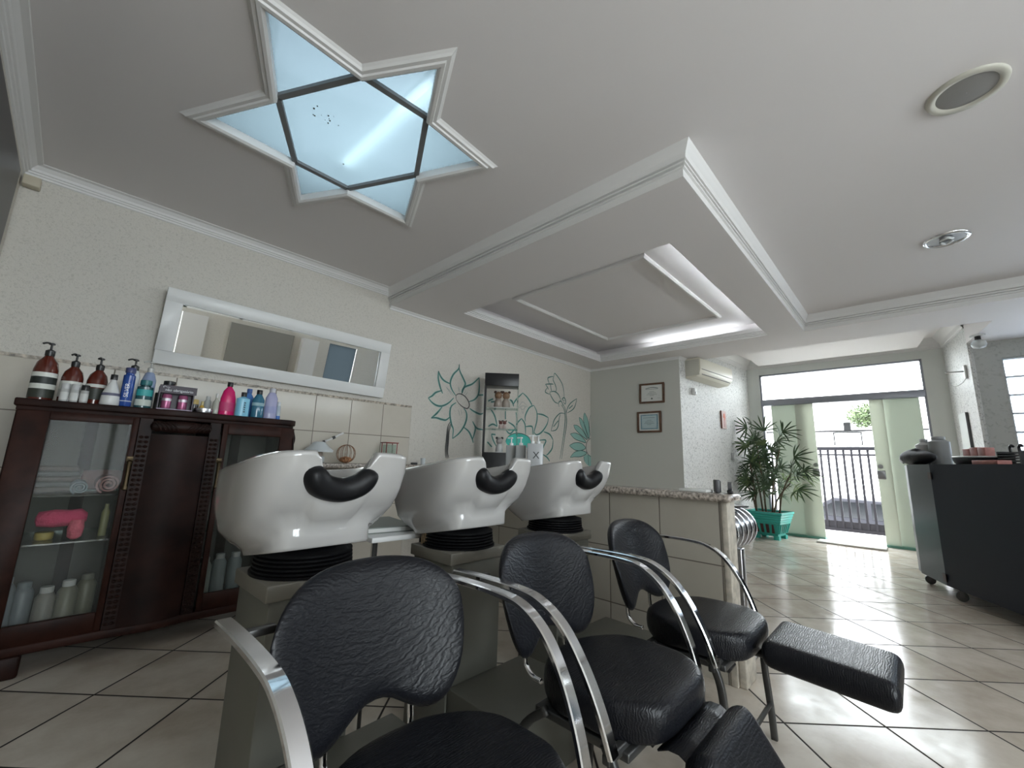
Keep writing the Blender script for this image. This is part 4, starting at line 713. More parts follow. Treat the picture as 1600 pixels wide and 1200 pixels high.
obj('filling', MB().lathe([(.02, .004), (.05, .02), (.045, .045), (.01, .055)], (0, 0, 0), 14), mat('pot_pourri', (.40, .20, .10), .9, var=(60, .6)), wb, smooth=True)
vs_ = thing('candle_stand', 'red framed stand on the counter at the edge of the tiled wall', 'stand', (1.98, 3.40, .94))
b = MB()
for x in (-.052, .052):
    for y in (-.04, .04): b.tube([(x, y, 0), (x, y, .185)], .004, 6)
b.box(-.062, .062, -.05, .05, .183, .191).box(-.06, .06, -.048, .048, 0, .008); obj('frame', b, mat('red_lacquer', (.20, .015, .015), .35), vs_)
obj('glass', MB().box(-.045, .045, -.035, .035, .01, .17), M_shelfglass, vs_)
obj('ornament', MB().lathe([(.005, 0), (.018, .005), (.022, .02), (.012, .04)], (.075, -.01, .0), 14), mat('red_lacquer', (.2, .015, .015), .35), vs_, smooth=True)
tag(obj('remote_control', MB().box(-.03, .03, -.015, .015, 0, .018), M_black, None, bevel=.004, loc=(2.25, 3.40, .94)), 'small black box on the counter under the painted stem', 'box')
tag(obj('toothbrush_cup', MB().lathe([(.02, 0), (.024, .06), (.021, .06), (.018, .005)], (0, 0, 0), 18), mat('white_plastic', (.62, .66, .68), .3), None, smooth='auto', loc=(2.36, 3.42, .94)), 'small white cup on the counter left of the black display cabinet', 'cup')
# display cabinet set across the corner
dc = thing('display_cabinet', 'narrow black display cabinet with glass shelves of figurines, before the painted flowers', 'cabinet', (3.06, 3.35, 0), math.radians(-43.5))
W, D = .378, .20
obj('base_box', MB().box(0, W, 0, D, 0, 1.085), M_black, dc, bevel=.002)
obj('top_box', MB().box(0, W, 0, D, 1.815, 1.958), M_black, dc, bevel=.002)
obj('side_board', MB().box(-.002, .022, 0, D, 1.085, 1.815), M_black, dc)
obj('glass_side', MB().box(W-.006, W, 0, D, 1.085, 1.815), M_shelfglass, dc)
for z in (1.335, 1.565): obj('glass_shelf', MB().box(.022, W-.006, .004, D-.004, z, z+.007), M_shelfglass, dc)
def figure(label, lx, ly, z, s, cols, n):
    a = math.radians(-43.5); x = 3.06+lx*math.cos(a)-ly*math.sin(a); y = 3.35+lx*math.sin(a)+ly*math.cos(a)
    t = thing('figurine', label, 'figurine', (x, y, z), a, 'animal figurines in the black display cabinet')
    b = MB(); h = MB(); ears = []
    for k in range(n):
        ox = (k-(n-1)/2)*.055*s*1.1
        b.lathe([(.02*s, 0), (.034*s, .01*s), (.030*s, .05*s), (.018*s, .075*s), (.006*s, .082*s)], (ox, 0, 0), 16)
        h.lathe([(.004*s, .07*s), (.024*s, .08*s), (.030*s, .10*s), (.024*s, .12*s), (.004*s, .13*s)], (ox, -.004*s, 0), 16); h.lathe([(.012*s, 0), (.009*s, .014*s), (.003*s, .018*s)], (ox, -.03*s, .098*s), 10, 'y')
        ears += [MB().lathe([(.003*s, -.006*s), (.011*s, -.003*s), (.011*s, .003*s), (.003*s, .006*s)], (ox+q*.024*s, 0, .126*s), 12, 'y') for q in (-1, 1)]
    obj('body', b, mat('figurine%s' % (cols[0],), cols[0], .3), t, smooth=True); obj('head', h, mat('figurine%s' % (cols[1],), cols[1], .3), t, smooth=True)
    for e in ears: obj('ear', e, mat('figurine%s' % (cols[2],), cols[2], .35), t, smooth=True)
    obj('plinth', MB().box(-.035*s*n, .035*s*n, -.03*s, .03*s, -.001, .006*s), mat('figurine(0.7, 0.7, 0.68)', (.7, .7, .68), .3), t)
figure('pair of brown animal figurines on the top glass shelf', .20, .09, 1.574, 1.45, ((.35, .30, .26), (.25, .15, .09), (.06, .03, .02)), 2)
figure('pair of tiny red and white figurines on the middle glass shelf', .215, .09, 1.343, .72, ((.55, .45, .42), (.16, .06, .05), (.03, .02, .02)), 2)
figure('white and black animal figurine on the bottom of the display cabinet', .185, .09, 1.086, 1.25, ((.55, .55, .54), (.35, .33, .32), (.02, .02, .02)), 1)
# pump dispensers on the granite of the half wall
for k, (lx, ly, c, lb) in enumerate(((0, 2.235, (.36, .37, .37), 'narrow grey pump dispenser nearest the black display cabinet'), (0, 2.135, (.38, .39, .39), 'narrow grey pump dispenser beside the one marked X'), (0, 1.995, (.42, .43, .44), 'grey pump dispenser marked with a dark X'))):
    a = -.80; x = 2.345+lx; y = ly
    t = thing('pump_dispenser', lb, 'dispenser', (x, y, .868), a, 'grey pump dispensers on the half wall')
    wd = .040 if k < 2 else .058
    obj('body', MB().box(-wd, wd, -.028, .028, 0, .262-.012*(k < 2)), mat('grey_gloss%d' % k, c, .25), t, bevel=.006)
    h0 = .262-.012*(k < 2)
    for xx in ((0,) if k < 2 else (-.018, .024)):
        p = MB().lathe([(.015, h0), (.016, h0+.016), (.005, h0+.02), (.005, h0+.05), (.013, h0+.052), (.013, h0+.06), (.004, h0+.062)], (xx, 0, 0), 16); p.tube([(xx, 0, h0+.057), (xx-.03, 0, h0+.054)], .005, 8); obj('pump', p, mat('clear_white', (.72, .74, .74), .25), t, smooth='auto')
    if k == 2: text_mesh('X', .070, mat('ink', (.03, .03, .03), .5), 'lettering', t, (.006, -.0286, .175), (PI/2, 0, 0))
# folders and boxes on a shelf between the first two pedestals
fs_ = thing('folder_shelf', 'low pale shelf unit holding papers between the first two basins', 'shelf', (1.0, 1.76, 0), -.05)
obj('board', MB().box(-.13, .12, -.22, .22, .67, .69), M_white, fs_, bevel=.003)
for x in (-.11, .10):
    for y in (-.2, .2): obj('leg', MB().tube([(x, y, 0), (x, y, .67)], .007, 8), M_dsteel, fs_, smooth=True)
fo = thing('folder', 'closed grey folder of papers under the gap between the first two basins', 'folder', (1.0, 1.76, .6905), -.15)
obj('cover', MB().box(-.11, .11, -.15, .15, 0, .004).box(-.11, .11, -.15, .15, .020, .024), mat('grey_folder', (.20, .22, .20), .5), fo); obj('pages', MB().box(-.105, .105, -.145, .148, .004, .020), mat('paper', (.66, .66, .64), .8), fo)
tag(obj('patterned_box', MB().box(-.022, .022, -.02, .02, 0, .05), mat('leopard_card', (.36, .25, .14), .5, var=(60, .9)), None, bevel=.003, loc=(1.005, 1.575, .6605)), 'small brown patterned box beside the bellows of the middle basin', 'box')
bpy.data.objects['patterned_box'].location = (1.055, 1.455, .6605)
# certificates
def cert(label, y, z, w, h, inner, tilt):
    t = thing('certificate', label, 'picture', (XC-.004, y, z), -PI/2, 'framed certificates on the plain wall'); t.rotation_euler = (0, tilt, -PI/2)
    obj('frame', frame_mesh(w, h, .026, -.022, 0), mat('brown_frame', (.10, .05, .028), .35, var=(20, .3)), t, bevel=.003)
    obj('mount', MB().box(-w+.026, w-.026, -.010, -.004, -h+.026, h-.026), mat('paper_mount', (.62, .63, .60), .6), t)
    ink = mat('print_ink', (.10, .12, .12), .6)
    if inner:
        obj('blue_sheet', MB().box(-w+.05, w-.05, -.0125, -.010, -h+.045, h-.045), mat('blue_guilloche', (.16, .27, .32), .6, var=(60, .25)), t)
        obj('certificate_sheet', MB().box(-w+.068, w-.068, -.014, -.0125, -h+.06, h-.06), mat('pale_blue_sheet', (.42, .52, .54), .6), t)
    yy = -.0146 if inner else -.0106
    b = MB()
    for k, (zz, ww) in enumerate(((.055, .085), (.02, .035), (.0, .06), (-.02, .075), (-.035, .03))): b.box(-ww, ww, yy-.0006, yy, zz*h/.14-.002, zz*h/.14+.002)
    for s in (-1, 1): b.box(s*.1-.02, s*.1+.02, yy-.0006, yy, -.075, -.073)
    obj('print', b, ink, t)
    if not inner:
        obj('arched_heading', MB().add([(.30*math.sin(a), yy-.0004, .30*math.cos(a)-.225+q) for a in (-.32+.64*i/16 for i in range(17)) for q in (0, .009)], [(2*i, 2*i+1, 2*i+3, 2*i+2) for i in range(16)]), ink, t); obj('seal', MB().lathe([(.013, 0), (.012, .001)], (0, yy-.001, -.078), 20, 'y'), ink, t)
cert('upper framed certificate, cream paper with a dark round seal', 2.576, 2.000, .182, .143, False, .02)
cert('lower framed certificate with a blue patterned border', 2.627, 1.595, .176, .148, True, 0)

# air conditioner on the entrance wall
ac = thing('air_conditioner', 'cream split air conditioner high on the speckled entrance wall', 'air conditioner', (6.22, 2.105, 2.19), math.radians(-6.5))
pr_ = [(0, 0), (-.02, -.0), (-.15, .015), (-.205, .07), (-.215, .11), (-.215, .26), (-.19, .275), (0, .275)]
b = MB(); b.add([(-.50, y, z) for y, z in pr_]+[(.50, y, z) for y, z in pr_], [tuple(range(8)), tuple(range(8, 16))[::-1]]+[(i, (i+1) % 8, 8+(i+1) % 8, 8+i) for i in range(8)])
M_ac = mat('cream_plastic', (.66, .63, .53), .4); obj('body', b, M_ac, ac, bevel=.004)
obj('louvre', MB().box(-.42, .46, -.196, -.19, .045, .056).box(-.47, .48, -.222, -.214, .108, .114), mat('dark_gap', (.10, .09, .08), .6), ac)
obj('shaded_side', MB().box(-.506, -.5, -.20, -.01, .03, .25), mat('cream_shadow_plastic', (.50, .49, .43), .45), ac, bevel=.002)  # thin end plate, the shade of this side put into its darker cream
def onwall(x, off=0): return 2.18-.1135*(x-5.56)-off
ms = thing('motion_sensor', 'small white motion sensor below the left end of the air conditioner', 'sensor', (5.90, onwall(5.90)-.001, 2.03), math.radians(-6.5))
obj('housing', MB().box(-.035, .035, -.045, 0, -.05, .05), M_white, ms, bevel=.012); obj('lens', MB().box(-.02, .02, -.05, -.044, -.04, -.005), mat('lens', (.35, .36, .37), .2), ms, bevel=.004)
pc = thing('wall_plaque', 'narrow plaque with a pink orchid picture on the speckled wall', 'picture', (6.80, onwall(6.80)-.001, 1.71), math.radians(-6.5))
obj('panel', MB().box(-.075, .075, -.02, 0, -.135, .135), mat('pale_panel', (.60, .45, .42), .5), pc); obj('edge', MB().box(-.08, -.073, -.021, 0, -.135, .135), mat('brown_edge', (.14, .05, .03), .5), pc)
b = MB(); 
for dx, dz, r in ((0, .07, .03), (.02, .04, .022), (-.02, .045, .02), (.005, .01, .018)): b.lathe([(r, 0), (r*.6, .002)], (dx, -.0225, dz), 12, 'y')
obj('orchid', b, mat('orange_pink', (.65, .16, .09), .5), pc); obj('stem', MB().box(-.006, .006, -.0215, -.02, -.11, .0), mat('plum', (.35, .05, .08), .5), pc)
lsw = tag(obj('light_switch', MB().box(-.04, .04, -.012, 0, -.055, .055), mat('switch_grey', (.32, .32, .31), .4), None, bevel=.004, loc=(7.05, onwall(7.05)-.001, 1.17)), 'grey light switch on the speckled wall behind the palm leaves', 'switch'); lsw.rotation_euler = (0, 0, math.radians(-6.5))
# right entrance wall fittings
def onr(x): return -.445-.1429*(7.85-x)
sc_ = thing('wall_sconce', 'broken white wall lamp fitting with a bare arm, on the right entrance wall', 'lamp', (7.04, onr(7.04)+.002, 2.18), math.radians(8.1))
obj('back_plate', MB().box(-.03, .03, 0, .02, -.09, .07), M_white, sc_, bevel=.006); obj('arm', MB().tube([(0, .02, 0), (.0, .10, .0), (.0, .17, .0)], .008), M_steel, sc_, smooth=True)
obj('wire', MB().tube(catmull([(0, .012, -.085), (.02, .05, -.14), (.0, .12, -.17), (.02, .15, -.10)], 6), .003, 6), M_white, sc_, smooth=True)
ep = thing('fuse_panel', 'flat white fuse panel on the right entrance wall', 'panel', (7.40, onr(7.40)+.002, 1.49), math.radians(8.1))
obj('door', MB().box(-.16, .14, 0, .02, -.235, .235), mat('panel_white', (.66, .69, .66), .5), ep, bevel=.003); obj('hinge_edge', MB().box(-.17, -.16, 0, .024, -.235, .235), M_dsteel, ep)
blb = thing('ceiling_bulb', 'bare round bulb in a black socket under the beam by the glass blocks', 'lamp', (6.50, -.64, ZS))
obj('base', MB().lathe([(.06, 0), (.06, -.012), (.03, -.016)], (0, 0, 0), 20), M_white, blb, smooth='auto'); obj('socket', MB().lathe([(.024, -.012), (.024, -.055)], (0, 0, 0), 16), M_black, blb)
obj('bulb', MB().lathe([(.022, -.052), (.05, -.07), (.062, -.10), (.05, -.135), (.01, -.152)], (0, 0, 0), 24), glass_mat('bulb_glass', (.9, .92, .92), .15, ((.8, .8, .8), .3, .5)), blb, smooth=True)

# ceiling fittings
sp = thing('ceiling_speaker', 'round cream ceiling speaker with a grey grille', 'speaker', (2.437, -.335, ZC))
obj('rim', MB().lathe([(.128, 0), (.124, -.012), (.100, -.010), (.092, 0)], (0, 0, 0), 40, closed=False), mat('aged_cream', (.50, .485, .42), .5), sp, smooth=True)
obj('grille', MB().lathe([(.001, -.012), (.06, -.010), (.096, -.004)], (0, 0, 0), 40, closed=False), mat('grey_grille', (.22, .21, .20), .6, bump=(400, .6, .002)), sp, smooth=True)
dl = thing('downlight', 'round chrome recessed downlight in the ceiling, with two bulbs', 'lamp', (4.045, -.335, ZC))
obj('rim', MB().lathe([(.122, 0), (.120, -.010), (.102, -.012), (.098, -.002)], (0, 0, 0), 40, closed=False), M_chrome, dl, smooth=True)
obj('reflector', MB().lathe([(.001, -.002), (.06, -.003), (.099, -.004)], (0, 0, 0), 40, closed=False), M_steel, dl, smooth=True)
for s in (-1, 1): obj('bulb', MB().tube(catmull([(s*.02, -.03, -.012), (s*.055, 0, -.016), (s*.02, .03, -.012)], 5), .009, 8), mat('lamp_white', (.75, .77, .78), .2), dl, smooth=True)
# things high on the left wall
tag(obj('wall_board', MB().box(XL+.001, XL+.03, 1.6, 3.27, 1.75, 2.44), M_black, None, bevel=.003), 'large black board high on the left wall beside the corner', 'board')
tag(obj('corner_box', MB().box(-.035, .035, -.03, .03, -.03, .03), mat('beige_plastic', (.50, .45, .35), .5), None, bevel=.005, loc=(-.385, 3.562, 2.515)), 'tiny beige junction box in the ceiling corner', 'junction box')

# ================================================================ PLANT, TROLLEY, CHROME DRUM
pt = thing('potted_palm', 'lady palm in a teal slatted square planter by the glass door', 'plant', (7.30, 1.63, 0), -0.13)
M_teal = mat('teal_plastic', (.03, .36, .30), .4)
def sqring(w0, w1, z0, z1):
    return MB().add([(-w0, -w0, z0), (w0, -w0, z0), (w0, w0, z0), (-w0, w0, z0), (-w1, -w1, z1), (w1, -w1, z1), (w1, w1, z1), (-w1, w1, z1)], [(0, 1, 5, 4), (1, 2, 6, 5), (2, 3, 7, 6), (3, 0, 4, 7)])
pot = MB()
steps = [(.150, .05), (.150, .085), (.165, .085), (.200, .22), (.21, .225), (.205, .24), (.218, .25), (.215, .275), (.228, .285), (.225, .31), (.238, .32), (.235, .345), (.25, .355), (.25, .385), (.235, .385), (.225, .33)]
for (a, za), (c, zc_) in zip(steps, steps[1:]):
    s = sqring(a, c, za, zc_); pot.add(s.v, s.f)
pot.add([(-.15, -.15, .05), (.15, -.15, .05), (.15, .15, .05), (-.15, .15, .05)], [(3, 2, 1, 0)])
for sx in (-1, 1):
    for sy in (-1, 1): pot.box(sx*.13-.035, sx*.13+.035, sy*.13-.035, sy*.13+.035, 0, .055)
for k in range(5):
    u = -.76+.38*k
    for side in range(4):
        a = side*PI/2; pts = []
        for z0, wd in ((.088, .167), (.215, .203)):
            for du in (-.013, .013):
                for dd in (-.004, .012): pts.append((u*wd*1.05+du, -(wd+dd), z0))
        f8 = [(0, 2, 3, 1), (4, 5, 7, 6), (0, 1, 5, 4), (2, 6, 7, 3), (1, 3, 7, 5), (0, 4, 6, 2)]
        pot.add([(x*math.cos(a)-y*math.sin(a), x*math.sin(a)+y*math.cos(a), z) for x, y, z in pts], f8)
planter = obj('planter', pot, M_teal, pt)
obj('inner_pot', MB().add([(x*.96, y*.96, z) for x, y, z in sqring(.163, .198, .09, .218).v], [(0, 1, 5, 4), (1, 2, 6, 5), (2, 3, 7, 6), (3, 0, 4, 7)]), mat('terracotta_dark', (.10, .05, .035), .8), pt)
gaps = MB()
for k in range(4):
    u = -.57+.38*k
    for side in range(4):
        a = side*PI/2; pts = [(u*.158*1.05+du*1.0, -(.169 if z0 < .1 else .2045), z0) for z0 in (.09, .212) for du in (-.024, .024)]
        gaps.add([(x*math.cos(a)-y*math.sin(a), x*math.sin(a)+y*math.cos(a), z) for x, y, z in pts], [(0, 1, 3, 2)])
obj('slot', gaps, mat('terracotta_slot', (.085, .04, .035), .8), planter)
obj('soil', MB().prism([(-.228, -.228), (.228, -.228), (.228, .228), (-.228, .228)], .34, .355), mat('soil', (.06, .045, .03), .95, bump=(60, .8, .02)), pt)
rnd = random.Random(11)
M_leaf = mat('palm_leaf', (.045, .085, .035), .62, var=(6, .5)); M_leaf2 = mat('palm_leaf_pale', (.13, .19, .07), .62, var=(6, .4)); M_stem = mat('palm_stem', (.10, .075, .045), .8, var=(40, .4))
lv, lv2, stm, pet = MB(), MB(), MB(), MB()
def fan(c, d, size, n, drop, mb_):
    d = Vector(d).normalized(); sd = d.cross(Vector((0, 0, 1))); sd = sd.normalized() if sd.length > .1 else Vector((1, 0, 0)); upn = sd.cross(d).normalized(); rr_ = rnd.uniform(.5, 1.4)*rnd.choice((-1, 1)); sd, upn = sd*math.cos(rr_)+upn*math.sin(rr_), upn*math.cos(rr_)-sd*math.sin(rr_)
    for k in range(n):
        a = (k-(n-1)/2)/max(1, n-1)*math.radians(rnd.uniform(130, 185)); dd = (d*math.cos(a)+sd*math.sin(a)).normalized(); L_ = size*(1-.25*abs(a))*rnd.uniform(.85, 1.1); wd = .0105
        perp = dd.cross(upn).normalized(); P = []
        for j in range(6):
            t = j/5; p = Vector(c)+dd*L_*t+upn*(.02*math.sin(PI*t))-Vector((0, 0, 1))*drop*t*t*L_; ww = wd*(math.sin(PI*min(1, .12+.80*t))**.7)*(1 if t < 1 else .25)
            P += [p+perp*ww, p-perp*ww]
        mb_.add(P, [(2*j, 2*j+1, 2*j+3, 2*j+2) for j in range(5)])

stems = [(-.12, .12, 1.20, .10, .10), (-.05, .02, 1.40, -.02, .06), (.02, -.04, 1.28, .02, -.16), (.05, .1, 1.15, .1, .16), (-.1, -.1, .80, -.02, -.25), (.0, -.14, .95, .0, -.20), (.1, -.02, 1.05, .12, -.05), (-.02, .16, .95, -.05, .22)]
fans = 0
for bx_, by_, h, ex, ey in stems:
    path = catmull([(bx_, by_, .35), (bx_+ex*.2, by_+ey*.2, .35+(h-.35)*.4), (bx_+ex*.6, by_+ey*.6, .35+(h-.35)*.75), (bx_+ex, by_+ey, h)], 6)
    stm.tube(path, .013, 8, scale=[1-.35*i/(len(path)-1) for i in range(len(path))])
    for q in range(8):
        t = .34+.66*q/7; p = path[int(t*(len(path)-1))]; az = rnd.uniform(0, 2*PI); el = rnd.uniform(.15, .9) if q < 7 else 1.2; pl_ = rnd.uniform(.14, .28)
        d = Vector((math.cos(az)*math.cos(el), math.sin(az)*math.cos(el), math.sin(el)))
        e = p+d*pl_; e.x = max(-.55, min(.30, e.x)); e.y = max(-.50, min(.15, e.y)); pet.tube([p, (p+e)/2+Vector((0, 0, .015)), e], .0035, 6)
        dd = Vector((d.x, d.y, d.z*.5-.02)); fan(e, dd, rnd.uniform(.20, .29), rnd.choice((6, 7, 8, 9)), .12, lv if rnd.random() < .72 else lv2)
# tall outer fans seen against the door
for cx, cy, cz, dx, dy, dz in ((-.1, .18, 1.62, 0, .9, .05), (-.1, -.05, 1.56, .1, .0, 1.0), (-.1, -.30, 1.53, 0, -.95, .28), (-.12, .20, 1.34, 0, .9, -.25), (-.12, -.05, 1.40, 0, .3, -.3), (-.1, -.22, 1.40, 0, -.9, -.15), (-.05, -.50, .98, 0, -.9, -.15), (-.05, -.42, .72, 0, -.8, -.35), (-.1, -.42, 1.17, 0, -.9, .1), (-.1, .22, .95, 0, .9, .1), (-.1, .22, .78, 0, .9, -.1), (-.12, .1, .62, -.3, .9, -.1)):
    fan((cx, cy, cz), (dx-.15, dy, dz), .29, 8, .05, lv); b0 = min(stems, key=lambda s: abs(s[1]+s[4]-cy)+abs(s[2]-cz)*.5)
    pet.tube(catmull([(b0[0]+b0[3]*.8, b0[1]+b0[4]*.8, b0[2]-.08), ((b0[0]+b0[3]+cx)/2, (b0[1]+b0[4]+cy)/2, (b0[2]+cz)/2+.03), (cx, cy, cz)], 4), .0035, 6)
obj('stems', stm, M_stem, pt, smooth=True); obj('petioles', pet, mat('petiole', (.07, .10, .04), .6), pt, smooth=True)
for nm, mb_, mm in (('leaves', lv, M_leaf), ('pale_leaves', lv2, M_leaf2)):
    o = obj(nm, mb_, mm, pt); q = o.modifiers.new('thickness', 'SOLIDIFY'); q.thickness = .0012; o['kind'] = 'stuff'

# black trolley, its face turned towards the basins
P0, P1, P2 = Vector((5.627, .049)), Vector((5.183, -.099)), Vector((4.30, -.545)); nv = Vector((.416, -.909))
tr = thing('reception_trolley', 'tall black wheeled trolley cabinet standing on the tiles near the door', 'cabinet', (4.95, -.35, 0))
o_ = Vector((4.95, -.35))
def L2(p): return (p.x-o_.x, p.y-o_.y)
M_trol = mat('black_laminate', (.010, .014, .024), .42, spec=.22); M_trol2 = mat('dark_grey_laminate', (.016, .022, .026), .3, spec=.3)
obj('body', MB().prism([L2(P1+nv*.012), L2(P2+nv*.012), L2(P2+nv*.5), L2(Vector((6.15, -.42))), L2(Vector((5.98, -.06))), L2(P0+nv*.012)], .095, 1.075), M_trol, tr, bevel=.003)
obj('front_panel', MB().prism([L2(P1), L2(P2), L2(P2+nv*.011), L2(P1+nv*.011)], .09, 1.078), M_trol, tr)
dp = obj('door', MB().prism([L2(P0), L2(P1), L2(P1+nv*.011), L2(P0+nv*.011)], .09, 1.078), M_trol2, tr)
ed = Vector((.948, .316))
obj('edge_strip', MB().prism([L2(P0), L2(P0+ed*.05+Vector((0.03, .0))), L2(P0+ed*.05+nv*.05), L2(P0+nv*.05)], .10, 1.07), M_black, tr)
for z in (.15, .98):
    c = P1+Vector((.416, -.909))*-.002; obj('hinge', MB().prism([L2(c+ed*.035), L2(c-ed*.02), L2(c-ed*.02-nv*.006), L2(c+ed*.035-nv*.006)], z-.03, z+.03), mat('brown_hinge', (.06, .04, .035), .5), dp)
def castor(c):
    o = obj('castor', MB().lathe([(.012, -.018), (.036, -.016), (.038, -.010), (.038, .010), (.036, .016), (.012, .018)], (c[0], c[1], .038), 20, 'x'), mat('castor_grey', (.05, .05, .05), .4), tr, smooth='auto')
    obj('fork', MB().box(c[0]-.026, c[0]-.020, c[1]-.012, c[1]+.012, .035, .095).box(c[0]+.020, c[0]+.026, c[1]-.012, c[1]+.012, .035, .095).box(c[0]-.026, c[0]+.026, c[1]-.014, c[1]+.014, .082, .096), M_dsteel, o)
for c in (P1+nv*.05-ed*.10, P0+nv*.06, P2+nv*.06, P0+nv*.42, P2+nv*.42): castor(L2(c))
ZTT = 1.0785
def onf(s, d): p = P2+(P0-P2).normalized()*s+nv*d; return p.x, p.y
x, y = 5.69, -.035
cu = thing('black_bag', 'soft black bag lying on the door end of the trolley', 'bag', (x, y, ZTT), math.radians(24.5))
bg = [[(.27*math.cos(2*PI*i/24)*math.sin(PI*j/12), .075*math.sin(2*PI*i/24)*math.sin(PI*j/12), .072+(.072*(1+.25*math.cos(2*PI*i/24+.6)))*-math.cos(PI*j/12) if True else 0) for i in range(25)] for j in range(13)]
bg = [[(px, py, max(0, pz)) for px, py, pz in r] for r in bg]
obj('pouch', MB().grid(bg), mat('black_cloth', (.012, .012, .014), .7, bump=(12, .5, .02)), cu, smooth=True)
obj('handle', MB().tube(catmull([(.22, 0, .07), (.285, 0, .075), (.30, 0, .045), (.25, 0, .02)], 5), .012, 8), M_steel, cu, smooth=True)
x, y = 5.90, -.10; bottle('lidded_bottle', 'white capped bottle behind the black bag on the trolley', x, y, ZTT, [(.065, 0), (.068, .01), (.068, .20), (.03, .225), (.025, .235)], (.50, .51, .52), (.45, .46, .47), 'flatcap', .4, group='capped bottles on the trolley')
x, y = 5.77, -.20; bottle('lidded_bottle', 'larger grey capped bottle behind the black bag on the trolley', x, y, ZTT, [(.075, 0), (.078, .01), (.078, .225), (.05, .24), (.038, .25)], (.30, .31, .31), (.33, .34, .35), 'flatcap', .45, group='capped bottles on the trolley')
x, y = onf(.80, .20)
ty = thing('oval_tray', 'black oval tray with a pale rim in the middle of the trolley top', 'tray', (x, y, ZTT), math.radians(24.5))
pr2 = [(.18, 0), (.205, .006), (.228, .035), (.23, .062)]
b = MB().lathe(pr2+[(.215, .062), (.13, .012)], (0, 0, 0), 36); b.v = [(vx*.95, vy*.6, vz) for vx, vy, vz in b.v]; obj('dish', b, M_black, ty, smooth='auto')
b = MB().tube([(.23*.95*math.cos(2*PI*i/36), .23*.6*math.sin(2*PI*i/36), .062) for i in range(37)], .006, 8); obj('rim', b, mat('pale_rim', (.7, .71, .72), .3), ty, smooth=True)
for k, (s, d, w_, h_) in enumerate(((.72, .20, .042, .125), (.81, .20, .042, .13), (.90, .20, .042, .12))):
    x, y = onf(s, d+.0); tt = thing('colour_box', 'salmon pink product box in the black tray, %s' % ('nearest the frame edge', 'middle of three', 'nearest the bag')[k], 'box', (x, y, ZTT+.012), math.radians(24.5), 'salmon boxes in the black tray')
    obj('carton', MB().box(-w_, w_, -.03, .03, 0, h_), mat('salmon_card', (.42, .17, .15), .5, var=(25, .2)), tt, bevel=.002); obj('band', MB().box(-w_*.99, w_*.99, -.0312, -.0306, h_*.72, h_*.80), mat('salmon_dark', (.25, .09, .09), .5), tt)
x, y = onf(.42, .05); tt = thing('flat_box', 'flat salmon box lying on the trolley before the rack', 'box', (x, y, ZTT), math.radians(24.5)); obj('carton', MB().box(-.13, .13, -.04, .04, 0, .03), mat('salmon_card', (.42, .17, .15), .5, var=(25, .2)), tt, bevel=.002); obj('band', MB().box(-.05, .05, -.0406, -.0401, .006, .024), mat('salmon_dark', (.25, .09, .09), .5), tt)
x, y = 4.80, -.56; rk = thing('tool_rack', 'black slatted tool rack with two dark hooks on the trolley', 'rack', (x, y, ZTT), math.radians(24.5))
b = MB()
for k in range(5): b.box(-.10, .10, -.05, .05, .004+.020*k, .013+.020*k)
obj('slats', b, M_black, rk); [obj('side', MB().box(q, q+.007, -.05, .05, 0, .10), M_black, rk) for q in (-.107, .10)]
for hx in (-.035, .05): obj('hook', MB().tube(catmull([(hx, 0, .09), (hx+.005, 0, .125), (hx-.012, 0, .145), (hx-.03, 0, .135)], 5), .009, 8), M_black, rk, smooth=True)

# ribbed chrome drum and things on the half wall
dr = thing('chrome_drum', 'ribbed chrome drum on a grey post, just behind the end of the half wall', 'stand', (2.98, .912, 0))
pp = []
for k in range(5):
    x0 = -.26+.10*k; pp += [(.100, x0), (.116, x0+.008), (.127, x0+.03), (.127, x0+.065), (.116, x0+.090), (.100, x0+.098)]
obj('drum', MB().lathe(pp, (0, 0, .615), 40, 'x'), mat('dull_chrome', (.42, .43, .46), .22, 1.0), dr, smooth=True); obj('post', MB().box(-.235, -.165, -.145, -.075, .012, .54), M_steel, dr, bevel=.006)
obj('foot_plate', MB().box(-.30, -.10, -.20, .10, 0, .012), M_steel, dr, bevel=.003)
obj('top_plate', MB().add([(-.30, -.02, .758), (-.02, .03, .764), (.14, -.10, .745), (-.10, -.06, .752), (-.30, -.02, .768), (-.02, .03, .774), (.14, -.10, .755), (-.10, -.06, .762)], [(3, 2, 1, 0), (4, 5, 6, 7), (0, 1, 5, 4), (1, 2, 6, 5), (2, 3, 7, 6), (3, 0, 4, 7)]), M_steel, dr)
tag(obj('notepad', MB().box(-.05, .05, -.07, .07, 0, .014), mat('paper', (.66, .66, .64), .8), None, loc=(2.345, .86, .868), bevel=.002), 'white notepad lying on the granite end of the half wall', 'notepad')
ph = thing('card_holder', 'upright dark grey card holder standing on the half wall', 'holder', (2.385, .765, .868), .5); obj('case', MB().box(-.03, .03, -.012, .012, 0, .066), mat('charcoal_plastic', (.07, .07, .075), .4), ph, bevel=.005); obj('front', MB().box(-.028, -.012, -.014, -.0118, .004, .06), M_black, ph)
tp = thing('tape_dispenser', 'small black tape dispenser beside the card holder on the half wall', 'dispenser', (2.385, .702, .868), .3); obj('base', MB().box(-.045, .045, -.014, .014, 0, .016), M_black, tp, bevel=.005); obj('wheel', MB().lathe([(.006, -.010), (.024, -.009), (.024, .009), (.006, .010)], (.0, 0, .034), 20, 'y'), mat('charcoal_plastic', (.07, .07, .075), .4), tp, smooth='auto')
tag(obj('glass_ledge', MB().box(2.446, 2.66, .72, 1.1, .842, .850), M_shelfglass, None), 'thin glass ledge sticking out behind the half wall', 'shelf')
dk = thing('reception_desk', 'white reception desk behind the half wall', 'desk', (3.05, 1.75, 0))
